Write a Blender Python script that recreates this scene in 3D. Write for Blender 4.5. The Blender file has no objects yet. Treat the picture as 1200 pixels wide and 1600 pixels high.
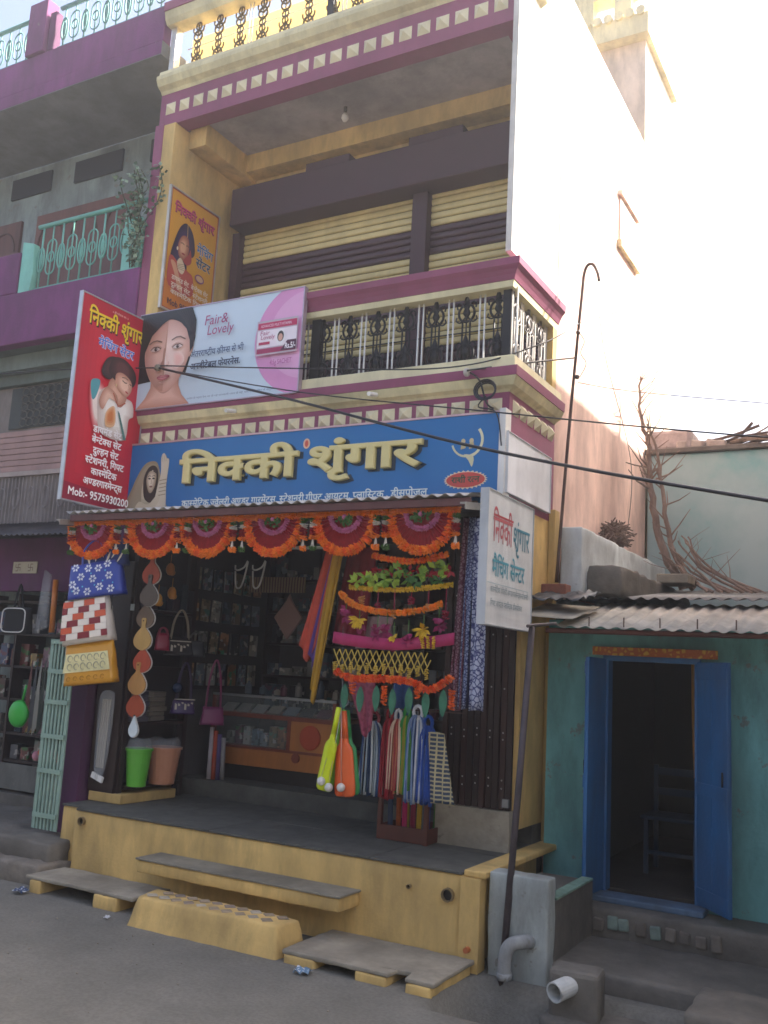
import bpy, bmesh, math, random
from mathutils import Vector, Matrix, geometry
random.seed(7)
R = math.radians
sc = bpy.context.scene
COL = sc.collection

# ------------------------------------------------------------------ camera
cam = bpy.data.objects.new('camera', bpy.data.cameras.new('camera'))
COL.objects.link(cam)
yaw, pit, rol = -0.51692573, 0.16447131, 0.05447222
fw = Vector((math.sin(yaw) * math.cos(pit), math.cos(yaw) * math.cos(pit), math.sin(pit)))
rt = Vector((math.cos(yaw), -math.sin(yaw), 0)); up = rt.cross(fw)
r2 = rt * math.cos(rol) + up * math.sin(rol); u2 = up * math.cos(rol) - rt * math.sin(rol)
cam.matrix_world = Matrix(((r2.x, u2.x, -fw.x, 2.674), (r2.y, u2.y, -fw.y, -6.009), (r2.z, u2.z, -fw.z, 1.9), (0, 0, 0, 1)))
cam.data.sensor_fit = 'VERTICAL'; cam.data.sensor_height = 24; cam.data.lens = 24 * 1476.14 / 1600
cam.data.clip_start = .05; cam.data.clip_end = 1000
sc.camera = cam

# ------------------------------------------------------------------ sky, sun, exposure
SUN_AZ = Vector((.76, .65)).normalized(); SUN_EL = R(44)
world = bpy.data.worlds.new('World'); sc.world = world; world.use_nodes = True
nt = world.node_tree; bg = nt.nodes['Background']
sky = nt.nodes.new('ShaderNodeTexSky'); sky.sky_type = 'NISHITA'; sky.sun_disc = False
sky.sun_elevation = SUN_EL; sky.sun_rotation = math.atan2(SUN_AZ.x, SUN_AZ.y)
sky.dust_density = 7.0; sky.air_density = .75; sky.ozone_density = .3
nt.links.new(sky.outputs[0], bg.inputs[0]); bg.inputs[1].default_value = .15
sun = bpy.data.objects.new('sun', bpy.data.lights.new('sun', 'SUN')); COL.objects.link(sun)
sun.data.energy = 5.0; sun.data.angle = R(.6); sun.data.color = (1, .94, .85)
to_sun = Vector((SUN_AZ.x * math.cos(SUN_EL), SUN_AZ.y * math.cos(SUN_EL), math.sin(SUN_EL)))
sun.rotation_euler = to_sun.to_track_quat('Z', 'Y').to_euler()
sc.view_settings.view_transform = 'Standard'; sc.view_settings.look = 'None'
sc.view_settings.exposure = 1.85; sc.view_settings.gamma = 1; sc.view_settings.use_curve_mapping = False
sc.cycles.use_denoising = True; sc.cycles.filter_width = 1.6; sc.cycles.max_bounces = 8

# ------------------------------------------------------------------ materials
def lin(h):
    h = h.lstrip('#')
    o = []
    for i in (0, 2, 4):
        c = int(h[i:i + 2], 16) / 255
        o.append(c / 12.92 if c <= .04045 else ((c + .055) / 1.055) ** 2.4)
    return o
MATS = {}
def mat(hexc, kind='paint', rough=None):
    """procedural material of a given colour. kind sets the wear, grain and gloss"""
    key = (hexc, kind, rough)
    if key in MATS: return MATS[key]
    m = bpy.data.materials.new(kind + '_' + hexc.lstrip('#')); m.use_nodes = True
    n = m.node_tree.nodes; l = m.node_tree.links; p = n['Principled BSDF']
    c = lin(hexc)
    P = dict(  # roughness, tone variation, scale, bump, bump scale, stretch, metallic
        paint=(.62, .16, 2.2, .10, 60, 1, 0), plaster=(.85, .36, 1.6, .22, 38, .45, 0), grimy=(.9, .55, 1.3, .35, 24, .4, 0),
        concrete=(.9, .38, 2.6, .5, 30, 1, 0), metal=(.42, .18, 5, .05, 80, 1, .55), iron=(.55, .3, 9, .12, 90, 1, .3),
        tin=(.5, .35, 2.5, .12, 30, 1, .35), cloth=(.9, .22, 9, .25, 160, 1, 0), plastic=(.38, .08, 5, .03, 50, 1, 0),
        vinyl=(.34, .05, 3, .02, 60, 1, 0), print=(.42, .05, 5, 0, 60, 1, 0), wood=(.55, .35, 4, .15, 40, .15, 0),
        petal=(.8, .3, 30, .2, 120, 1, 0), leaf=(.6, .35, 14, .1, 60, 1, 0), stone=(.9, .35, 7, .6, 22, 1, 0), bark=(.9, .4, 14, .6, 40, .2, 0))[kind]
    ro, va, s, bu, bs, st, me = P
    tc = n.new('ShaderNodeTexCoord'); mp = n.new('ShaderNodeMapping'); mp.inputs['Scale'].default_value = (1, 1, st)
    l.new(tc.outputs['Object'], mp.inputs[0])
    geo = n.new('ShaderNodeNewGeometry')
    nz = n.new('ShaderNodeTexNoise'); nz.inputs['Scale'].default_value = s; nz.inputs['Detail'].default_value = 7; nz.inputs['Roughness'].default_value = .62
    src = geo.outputs['Position'] if kind in ('plaster', 'grimy', 'concrete', 'paint', 'wood') else tc.outputs['Object']
    l.new(src, mp.inputs[0]); l.new(mp.outputs[0], nz.inputs['Vector'])
    rmp = n.new('ShaderNodeValToRGB'); e = rmp.color_ramp.elements
    lo = [x * (1 - va) for x in c]; hi = [min(1, x * (1 + va * .6)) for x in c]
    if kind in ('grimy', 'plaster'): lo = [a * .85 + b * .15 for a, b in zip(lo, (.10, .09, .075))]
    e[0].position = .3; e[0].color = (*lo, 1); e[1].position = .68; e[1].color = (*hi, 1)
    l.new(nz.outputs['Fac'], rmp.inputs[0]); cout = rmp.outputs[0]
    if kind in ('plaster', 'grimy', 'concrete', 'paint', 'tin', 'stone'):
        mp2 = n.new('ShaderNodeMapping'); mp2.inputs['Scale'].default_value = (1, 1, .3 if kind in ('plaster', 'grimy', 'paint') else 1); l.new(geo.outputs['Position'], mp2.inputs[0])
        n2 = n.new('ShaderNodeTexNoise'); n2.inputs['Scale'].default_value = 4.2; n2.inputs['Detail'].default_value = 9; n2.inputs['Roughness'].default_value = .7; l.new(mp2.outputs[0], n2.inputs['Vector'])
        rm2 = n.new('ShaderNodeValToRGB'); e2 = rm2.color_ramp.elements; amt = dict(plaster=.6, grimy=.85, concrete=.55, paint=.34, tin=.5, stone=.4)[kind]
        e2[0].position = .46; e2[0].color = (0, 0, 0, 1); e2[1].position = .68; e2[1].color = (amt, amt, amt, 1); l.new(n2.outputs['Fac'], rm2.inputs[0])
        mxs = n.new('ShaderNodeMixRGB'); l.new(rm2.outputs[0], mxs.inputs[0]); l.new(cout, mxs.inputs[1]); mxs.inputs[2].default_value = (*[x * .45 + y * .2 for x, y in zip(c, (.09, .075, .055))], 1); cout = mxs.outputs[0]
        if kind in ('plaster', 'grimy', 'concrete'):      # chips and flaked patches showing the render below
            n3 = n.new('ShaderNodeTexNoise'); n3.inputs['Scale'].default_value = 7; n3.inputs['Detail'].default_value = 10; n3.inputs['Roughness'].default_value = .72; l.new(geo.outputs['Position'], n3.inputs['Vector'])
            rm3 = n.new('ShaderNodeValToRGB'); e3 = rm3.color_ramp.elements; t0 = dict(plaster=.665, grimy=.6, concrete=.64)[kind]; q3 = dict(plaster=.55, grimy=.7, concrete=.5)[kind]
            e3[0].position = t0; e3[0].color = (0, 0, 0, 1); e3[1].position = t0 + .03; e3[1].color = (q3, q3, q3, 1); l.new(n3.outputs['Fac'], rm3.inputs[0])
            mx3 = n.new('ShaderNodeMixRGB'); l.new(rm3.outputs[0], mx3.inputs[0]); l.new(cout, mx3.inputs[1]); mx3.inputs[2].default_value = (.2, .185, .16, 1) if kind != 'concrete' else (.07, .065, .06, 1); cout = mx3.outputs[0]
    l.new(cout, p.inputs['Base Color'])
    if bu:
        nb = n.new('ShaderNodeTexNoise'); nb.inputs['Scale'].default_value = bs; nb.inputs['Detail'].default_value = 4
        l.new(src, nb.inputs['Vector'])
        b = n.new('ShaderNodeBump'); b.inputs['Strength'].default_value = min(1, bu * 1.6); b.inputs['Distance'].default_value = .006
        l.new(nb.outputs['Fac'], b.inputs['Height']); l.new(b.outputs[0], p.inputs['Normal'])
    p.inputs['Roughness'].default_value = ro if rough is None else rough; p.inputs['Metallic'].default_value = me
    MATS[key] = m
    return m
def clear_plastic():
    if 'clear' in MATS: return MATS['clear']
    m = bpy.data.materials.new('clear_plastic'); m.use_nodes = True; n = m.node_tree.nodes; l = m.node_tree.links
    p = n['Principled BSDF']; p.inputs['Base Color'].default_value = (.5, .52, .54, 1); p.inputs['Roughness'].default_value = .2
    p.inputs['Alpha'].default_value = .28; MATS['clear'] = m; return m
def glass():
    if 'glass' in MATS: return MATS['glass']
    m = bpy.data.materials.new('shop_glass'); m.use_nodes = True; p = m.node_tree.nodes['Principled BSDF']
    p.inputs['Base Color'].default_value = (.5, .58, .56, 1); p.inputs['Roughness'].default_value = .06; p.inputs['Alpha'].default_value = .07
    MATS['glass'] = m; return m
def translucent(hexc):
    m = bpy.data.materials.new('translucent_sheet'); m.use_nodes = True; n = m.node_tree.nodes; l = m.node_tree.links
    t = n.new('ShaderNodeBsdfTranslucent'); t.inputs[0].default_value = (*lin(hexc), 1)
    mx = n.new('ShaderNodeMixShader'); mx.inputs[0].default_value = .7
    n['Principled BSDF'].inputs['Base Color'].default_value = (*lin(hexc), 1)
    l.new(n['Principled BSDF'].outputs[0], mx.inputs[1]); l.new(t.outputs[0], mx.inputs[2]); l.new(mx.outputs[0], n['Material Output'].inputs[0])
    return m
def pattern_mat(name, base, second, scale, kind='voronoi', thr=.35):
    m = bpy.data.materials.new(name); m.use_nodes = True; n = m.node_tree.nodes; l = m.node_tree.links; p = n['Principled BSDF']
    tc = n.new('ShaderNodeTexCoord')
    if kind == 'voronoi':
        t = n.new('ShaderNodeTexVoronoi'); t.feature = 'DISTANCE_TO_EDGE'; t.inputs['Scale'].default_value = scale; o = t.outputs['Distance']
    elif kind == 'brick':
        t = n.new('ShaderNodeTexBrick'); t.offset = 0; t.inputs['Mortar Size'].default_value = .05; t.inputs['Scale'].default_value = scale; o = t.outputs['Fac']
    else:
        t = n.new('ShaderNodeTexWave'); t.inputs['Scale'].default_value = scale; t.inputs['Distortion'].default_value = 1.5; o = t.outputs['Fac']
    mpp = n.new('ShaderNodeMapping'); l.new(tc.outputs['Object'], mpp.inputs[0]); l.new(mpp.outputs[0], t.inputs['Vector'])
    if kind == 'brick': mpp.inputs['Rotation'].default_value = (R(90), 0, 0)
    r = n.new('ShaderNodeValToRGB'); r.color_ramp.elements[0].position = thr - .06; r.color_ramp.elements[1].position = thr + .06
    r.color_ramp.elements[0].color = (*lin(base), 1); r.color_ramp.elements[1].color = (*lin(second), 1)
    l.new(o, r.inputs[0]); l.new(r.outputs[0], p.inputs['Base Color']); p.inputs['Roughness'].default_value = .8
    return m

def pack_mat(hexc, seed):
    """printed packaging: one main colour with blocks of lighter and darker print"""
    key = ('pack', hexc, seed % 3)
    if key in MATS: return MATS[key]
    m = bpy.data.materials.new('packaging_' + hexc.lstrip('#')); m.use_nodes = True; n = m.node_tree.nodes; l = m.node_tree.links; p = n['Principled BSDF']
    tc = n.new('ShaderNodeTexCoord'); v = n.new('ShaderNodeTexVoronoi'); v.distance = 'CHEBYCHEV'; v.inputs['Scale'].default_value = 16 + 5 * (seed % 3); l.new(tc.outputs['Object'], v.inputs['Vector'])
    sp = n.new('ShaderNodeSeparateColor'); l.new(v.outputs['Color'], sp.inputs[0]); r = n.new('ShaderNodeValToRGB'); r.color_ramp.interpolation = 'CONSTANT'; c = lin(hexc)
    e = r.color_ramp.elements; e[0].position = 0; e[0].color = (*c, 1); e[1].position = .5; e[1].color = (*[x * .45 for x in c], 1)
    for q, col in ((.66, [min(1, x * 1.9 + .03) for x in c]), (.8, [c[2], c[0], c[1]]), (.9, [.35, .33, .3])): e.new(q).color = (*col, 1)
    l.new(sp.outputs[0], r.inputs[0]); l.new(r.outputs[0], p.inputs['Base Color']); p.inputs['Roughness'].default_value = .35; MATS[key] = m; return m

# ------------------------------------------------------------------ mesh helpers
ORG = {}
def tag(o, label=None, cat=None, group=None, kind=None):
    if label: o['label'] = label
    if cat: o['category'] = cat
    if group: o['group'] = group
    if kind: o['kind'] = kind
    return o
def thing(name, label, cat, loc=(0, 0, 0), group=None):
    o = bpy.data.objects.new(name, None); COL.objects.link(o); o.location = loc; o.empty_display_size = .1
    ORG[o] = Vector(loc); return tag(o, label, cat, group)
class MB:
    def __init__(s): s.v = []; s.f = []; s.m = []
    def add(s, vs, fs, mi=0):
        k = len(s.v); s.v += [tuple(x) for x in vs]; s.f += [tuple(i + k for i in f) for f in fs]; s.m += [mi] * len(fs); return s
    def box(s, x0, x1, y0, y1, z0, z1, mi=0):
        v = [(x, y, z) for z in (z0, z1) for y in (y0, y1) for x in (x0, x1)]
        return s.add(v, [(0, 2, 3, 1), (4, 5, 7, 6), (0, 1, 5, 4), (2, 6, 7, 3), (0, 4, 6, 2), (1, 3, 7, 5)], mi)
    def obox(s, c, sx, sy, sz, rot=None, mi=0):
        c = Vector(c); M = rot or Matrix.Identity(3)
        v = [c + M @ Vector((x * sx / 2, y * sy / 2, z * sz / 2)) for z in (-1, 1) for y in (-1, 1) for x in (-1, 1)]
        return s.add(v, [(0, 2, 3, 1), (4, 5, 7, 6), (0, 1, 5, 4), (2, 6, 7, 3), (0, 4, 6, 2), (1, 3, 7, 5)], mi)
    def tube(s, pts, r, n=6, mi=0, closed=False, caps=True):
        pts = [Vector(p) for p in pts]; N = len(pts); vs = []
        rr = r if isinstance(r, (list, tuple)) else [r] * N
        ref = None
        for i, p in enumerate(pts):
            a = pts[i - 1] if (i > 0 or closed) else p; b = pts[(i + 1) % N] if (i < N - 1 or closed) else p
            t = (b - a)
            t = t.normalized() if t.length > 1e-9 else Vector((0, 0, 1))
            if ref is None: ref = Vector((0, 0, 1)) if abs(t.z) < .9 else Vector((1, 0, 0))
            u = (ref - t * ref.dot(t))
            u = u.normalized() if u.length > 1e-6 else t.orthogonal().normalized()
            ref = u; w = t.cross(u)
            for k in range(n):
                a_ = 2 * math.pi * k / n; vs.append(p + (u * math.cos(a_) + w * math.sin(a_)) * rr[i])
        fs = []
        for i in range(N if closed else N - 1):
            for k in range(n):
                j = (i + 1) % N; fs.append((i * n + k, i * n + (k + 1) % n, j * n + (k + 1) % n, j * n + k))
        if caps and not closed: fs += [tuple(range(n))[::-1], tuple((N - 1) * n + k for k in range(n))]
        return s.add(vs, fs, mi)
    def lathe(s, prof, c, n=20, mi=0, M=None, cap=True):
        c = Vector(c); M = M or Matrix.Identity(3); vs = []; fs = []
        for r, z in prof:
            for k in range(n):
                a = 2 * math.pi * k / n; vs.append(c + M @ Vector((r * math.cos(a), r * math.sin(a), z)))
        for i in range(len(prof) - 1):
            for k in range(n): fs.append((i * n + k, i * n + (k + 1) % n, (i + 1) * n + (k + 1) % n, (i + 1) * n + k))
        if cap: fs += [tuple(range(n))[::-1], tuple((len(prof) - 1) * n + k for k in range(n))]
        return s.add(vs, fs, mi)
    def ball(s, c, rx, ry=None, rz=None, nu=10, nv=7, mi=0, M=None):
        ry = ry or rx; rz = rz or rx; c = Vector(c); M = M or Matrix.Identity(3); vs = []; fs = []
        for j in range(nv + 1):
            ph = math.pi * j / nv - math.pi / 2
            for k in range(nu):
                a = 2 * math.pi * k / nu
                vs.append(c + M @ Vector((rx * math.cos(ph) * math.cos(a), ry * math.cos(ph) * math.sin(a), rz * math.sin(ph))))
        for j in range(nv):
            for k in range(nu): fs.append((j * nu + k, j * nu + (k + 1) % nu, (j + 1) * nu + (k + 1) % nu, (j + 1) * nu + k))
        return s.add(vs, fs, mi)
    def prism(s, pts, P, t, mi=0):
        """pts: 2D outline (ccw); P(a,b,c) maps to 3D; extrude from c=0 to c=t"""
        n = len(pts)
        v = [P(a, b, 0) for a, b in pts] + [P(a, b, t) for a, b in pts]
        tri = geometry.tessellate_polygon([[Vector((a, b, 0)) for a, b in pts]])
        fs = [tuple(t_) for t_ in tri] + [tuple(i + n for i in t_)[::-1] for t_ in tri]
        fs += [(i, (i + 1) % n, (i + 1) % n + n, i + n) for i in range(n)]
        return s.add(v, fs, mi)
    def flat(s, pts, P, c, mi=0):
        v = [P(a, b, c) for a, b in pts]
        tri = geometry.tessellate_polygon([[Vector((a, b, 0)) for a, b in pts]])
        return s.add(v, [tuple(t_) for t_ in tri], mi)
    def mesh(s, name, mats, org=Vector((0, 0, 0)), smooth=False, fix=True):
        me = bpy.data.meshes.new(name)
        me.from_pydata([(x - org.x, y - org.y, z - org.z) for x, y, z in s.v], [], s.f)
        if not isinstance(mats, (list, tuple)): mats = [mats]
        for m in mats: me.materials.append(m)
        me.polygons.foreach_set('material_index', s.m)
        if smooth: me.polygons.foreach_set('use_smooth', [True] * len(me.polygons))
        if fix:
            b = bmesh.new(); b.from_mesh(me); bmesh.ops.recalc_face_normals(b, faces=b.faces); b.to_mesh(me); b.free()
        me.update(); return me
    def build(s, name, mats, parent=None, smooth=False, bevel=0, fix=True, label=None, cat=None, group=None, kind=None, org=None):
        if parent is not None: og = ORG[parent]
        else: og = Vector(org) if org is not None else Vector((0, 0, 0))
        o = bpy.data.objects.new(name, s.mesh(name, mats, og, smooth, fix)); COL.objects.link(o)
        if parent is not None: o.parent = parent
        else: o.location = og
        ORG[o] = og
        if bevel:
            b = o.modifiers.new('bevel', 'BEVEL'); b.width = bevel; b.segments = 2; b.limit_method = 'ANGLE'; b.angle_limit = R(40)
        return tag(o, label, cat, group, kind)
from mathutils import noise as mnoise
def roughen(o, bev=.015, step=.09, amp=.006, fs=5.0):
    """turn a clean block into hand laid masonry: rounded arrises, uneven faces"""
    me = o.data; b = bmesh.new(); b.from_mesh(me)
    bmesh.ops.bevel(b, geom=b.edges[:], offset=bev, segments=2, affect='EDGES', profile=.5)
    for _ in range(6):
        es = [e for e in b.edges if e.calc_length() > step]
        if not es: break
        bmesh.ops.subdivide_edges(b, edges=es, cuts=1, use_grid_fill=True)
    b.normal_update(); og = ORG[o]
    for v in b.verts:
        w = v.co + og; k = mnoise.noise(w * fs) * amp + mnoise.noise(w * fs * 3.7) * amp * .5
        edge = max(0, mnoise.noise(w * 9.0 + Vector((7, 3, 1))) - .25) * amp * 2.5
        v.co += v.normal * (k - edge)
    b.to_mesh(me); b.free(); me.polygons.foreach_set('use_smooth', [True] * len(me.polygons)); me.update(); return o
def inst(me, name, loc, parent, rot=None, scale=None):
    o = bpy.data.objects.new(name, me); COL.objects.link(o); o.parent = parent
    o.location = Vector(loc) - ORG[parent]; ORG[o] = Vector(loc)
    if rot: o.rotation_euler = rot
    if scale: o.scale = scale
    return o
def smoothpts(pts, k=5):
    n = len(pts); out = []
    for i in range(n):
        p0, p1, p2, p3 = (Vector((*pts[(i + j) % n], 0)) for j in (-1, 0, 1, 2))
        for t in range(k):
            t /= k
            q = .5 * ((2 * p1) + (-p0 + p2) * t + (2 * p0 - 5 * p1 + 4 * p2 - p3) * t * t + (-p0 + 3 * p1 - 3 * p2 + p3) * t ** 3)
            out.append((q.x, q.y))
    return out
def curve3(pts, k=6):
    n = len(pts); out = []
    for i in range(n - 1):
        p0 = Vector(pts[max(0, i - 1)]); p1 = Vector(pts[i]); p2 = Vector(pts[i + 1]); p3 = Vector(pts[min(n - 1, i + 2)])
        for t in range(k):
            t /= k
            out.append(.5 * ((2 * p1) + (-p0 + p2) * t + (2 * p0 - 5 * p1 + 4 * p2 - p3) * t * t + (-p0 + 3 * p1 - 3 * p2 + p3) * t ** 3))
    out.append(Vector(pts[-1])); return out
def frame_fn(o, u, v, n):
    o, u, v, n = Vector(o), Vector(u), Vector(v), Vector(n)
    return lambda a, b, c=0: o + u * a + v * b + n * c
def front(x, y, z): return frame_fn((x, y, z), (1, 0, 0), (0, 0, 1), (0, -1, 0))     # board facing the street
def side(x, y, z): return frame_fn((x, y, z), (0, 1, 0), (0, 0, 1), (1, 0, 0))       # board facing along the street

# ------------------------------------------------------------------ lettering (Devanagari laid out by hand)
GC = {}
def glyph(ch, bold, ext=0, bev=0):
    key = (ch, bold, ext, bev)
    if key in GC: return GC[key]
    def mk(body):
        c = bpy.data.curves.new('glyph', 'FONT'); c.body = body; c.resolution_u = 3; c.extrude = ext; c.bevel_depth = bev + bold; c.bevel_resolution = 1 if ext else 0
        o = bpy.data.objects.new('glyph', c)
        me = o.to_mesh(); v = [tuple(x.co) for x in me.vertices]; f = [tuple(p.vertices) for p in me.polygons]
        o.to_mesh_clear(); bpy.data.objects.remove(o); bpy.data.curves.remove(c)
        return v, f
    v, f = mk(ch); v2, _ = mk(ch + ch)
    w = lambda q: (max(a[0] for a in q) - min(a[0] for a in q)) if q else 0
    GC[key] = (v, f, w(v2) - w(v) if v else .26)
    return GC[key]
def clip(v, f, xmax):
    b = bmesh.new(); bv = [b.verts.new(p) for p in v]
    for q in f:
        try: b.faces.new([bv[i] for i in q])
        except ValueError: pass
    bmesh.ops.bisect_plane(b, geom=b.verts[:] + b.edges[:] + b.faces[:], plane_co=(xmax, 0, 0), plane_no=(1, 0, 0), clear_outer=True)
    b.verts.index_update(); ov = [tuple(x.co) for x in b.verts]; of = [tuple(x.index for x in q.verts) for q in b.faces]; b.free()
    return ov, of
VIR = '\u094d'
def clusters(s):
    out = []; i = 0
    cons = lambda c: '\u0915' <= c <= '\u0939'
    while i < len(s):
        c = s[i]
        if cons(c):
            cl = [c]; i += 1
            while i + 1 < len(s) and s[i] == VIR and cons(s[i + 1]): cl.append(s[i + 1]); i += 2
            marks = ''
            while i < len(s) and ('\u093e' <= s[i] <= '\u094d' or '\u0900' <= s[i] <= '\u0903'): marks += s[i]; i += 1
            out.append((cl, marks))
        else:
            out.append((c, '')); i += 1
    return out
ROUND = set('टठडढदछहरङ')
def layout(s, bold=0, ext=0, bev=0):
    V = []; F = []; x = 0; lay = [0]
    def put(v, f, dx, dy=0):
        k = len(V); lay[0] += 1; dz = (lay[0] % 3) * .004
        V.extend((a + dx, b + dy, c + dz) for a, b, c in v); F.extend(tuple(i + k for i in q) for q in f)
    def slash(dx):   # the small stroke of a conjoined r
        q = [(-.03, .10), (-.23, -.06), (-.17, -.10), (.02, .03)]
        d = max(ext, .0); v = [(a + 0, b, d + .003) for a, b in q] + [(a, b, -d) for a, b in q]
        put(v, [(0, 1, 2, 3), (0, 4, 5, 1), (1, 5, 6, 2), (2, 6, 7, 3), (3, 7, 4, 0)], dx)
    for cl, marks in clusters(s):
        if not isinstance(cl, list):
            v, f, a = glyph(cl, bold, ext, bev); put(v, f, x); x += a; continue
        if '\u093f' in marks:
            v, f, a = glyph('\u093f', bold, ext, bev); put(v, f, x); x += a; marks = marks.replace('\u093f', '')
        rak = False
        for j, c in enumerate(cl):
            if j > 0 and c == 'र': rak = True; continue
            last = all(q == 'र' for q in cl[j + 1:])
            v, f, a = glyph(c, bold, ext, bev)
            if not last:
                if c in ROUND:
                    put(v, f, x); x += a; hv, hf, _ = glyph(VIR, bold, ext, bev); put(hv, hf, x); continue
                cut = a * .74 if c in 'कफ' else a - .17 - bold
                v, f = clip(v, f, cut); put(v, f, x); x += cut
            else: put(v, f, x); x += a
        if rak: slash(x - (.33 if cl[0] in 'कफ' else .10))
        for m in marks:
            v, f, a = glyph(m, bold, ext, bev); put(v, f, x); x += max(a, 0)
    return V, F, x
def text_to(mb, s, P, a, b, h, width=None, bold=.01, mi=0, c=.002, ext=0, bev=0, anchor='l', shear=0):
    """write s into mb: baseline start (a,b) on the frame P, h = letter height, width = total width"""
    V, F, w = layout(s, bold, ext, bev)
    if not V: return
    x0 = min(v[0] for v in V); x1 = max(v[0] for v in V)
    sy = h / .62; sx = (width / (x1 - x0)) if width else sy
    off = 0 if anchor == 'l' else -(x1 - x0) * sx / 2
    vs = [P(a + off + (x - x0 + shear * y) * sx, b + y * sy, c + z * sy * (1 if ext else .15)) for x, y, z in V]
    mb.add(vs, F, mi)
class Print:
    """flat print on a board: layered shapes of several inks"""
    def __init__(s, P, base=.002): s.P = P; s.mb = MB(); s.cols = []; s.lay = base
    def ink(s, h):
        if h not in s.cols: s.cols.append(h)
        return s.cols.index(h)
    def poly(s, pts, h, sm=0):
        s.lay += .00025
        s.mb.flat(smoothpts(pts, sm) if sm else pts, s.P, s.lay, s.ink(h)); return s
    def soft(s, pts, h0, h1, n=6, sm=4, to=None, k=.55):
        """photographic tone: nested outlines blending from ink h0 at the edge to h1 towards the point `to`"""
        q = smoothpts(pts, sm) if sm else pts
        cx = sum(p[0] for p in q) / len(q); cy = sum(p[1] for p in q) / len(q)
        if to: cx, cy = to
        f = lambda h: [int(h[i:i + 2], 16) for i in (1, 3, 5)]
        A, B = f(h0), f(h1)
        for i in range(n):
            t = i / (n - 1); g = 1 - t * k
            s.poly([(cx + (x - cx) * g, cy + (y - cy) * g) for x, y in q], '#%02x%02x%02x' % tuple(int(u + (v - u) * t) for u, v in zip(A, B)))
        return s
    def oval(s, cx, cy, rx, ry, h, ang=0, n=22, a0=0, a1=360):
        q = []
        full = abs(a1 - a0 - 360) < 1e-6
        for i in range(n if full else n + 1):
            t = R(a0 + (a1 - a0) * i / n); x = rx * math.cos(t); y = ry * math.sin(t); g = R(ang)
            q.append((cx + x * math.cos(g) - y * math.sin(g), cy + x * math.sin(g) + y * math.cos(g)))
        return s.poly(q, h)
    def line(s, pts, w, h):
        q = [Vector((*p, 0)) for p in pts]; L = []; Rr = []
        for i, p in enumerate(q):
            t = (q[min(i + 1, len(q) - 1)] - q[max(i - 1, 0)]).normalized(); n = Vector((-t.y, t.x, 0)) * w / 2
            L.append((p + n)[:2]); Rr.append((p - n)[:2])
        return s.poly(L + Rr[::-1], h)
    def text(s, t, a, b, h, col, width=None, bold=.012, anchor='l', shear=0):
        s.lay += .0004; text_to(s.mb, t, s.P, a, b, h, width, bold, s.ink(col), s.lay, anchor=anchor, shear=shear); s.lay += .0006; return s
    def build(s, name, parent, label=None): return s.mb.build(name, [mat(c, 'print') for c in s.cols], parent, fix=False, label=label)

# ================================================================== palette
MAROON = mat('#8b4562', 'paint'); CREAM = mat('#ddd2a6', 'plaster'); YELLOW = mat('#d6b470', 'plaster'); PALECREAM = mat('#d9cfa6', 'paint')
STUD = mat('#dcd3b0', 'paint'); DARKBROWN = mat('#43252c', 'paint'); SLATCREAM = mat('#dcc686', 'paint', .4); SLATBROWN = mat('#4a2a30', 'paint', .4)
PINK = mat('#f2cabb', 'plaster'); WHITEWALL = mat('#ddd8d0', 'plaster'); SLATE = mat('#57564f', 'stone'); CEIL = mat('#a9a0a0', 'plaster')
PURPLE = mat('#74386a', 'plaster'); PURPLE2 = mat('#5c2a55', 'plaster'); TEALPAINT = mat('#7fbfae', 'paint'); GREYWALL = mat('#8d9896', 'grimy')
IRONBLACK = mat('#1d1b1d', 'iron'); WHITEBAR = mat('#d8d4cc', 'metal'); CONC = mat('#9a9282', 'concrete'); DARKCONC = mat('#6f6a62', 'concrete')
TEALWALL = mat('#74b3b2', 'grimy'); BLUEDOOR = mat('#22649a', 'plaster', .55); DARKWOOD = mat('#2a1815', 'wood'); BROWNWOOD = mat('#5a2c20', 'wood')
TIN = mat('#9c978c', 'tin'); DARKROOM = mat('#4b4648', 'plaster'); STEEL = mat('#8d8f90', 'metal'); RUST = mat('#5b463f', 'iron'); WHITE = mat('#e6e4de', 'paint')

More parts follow.
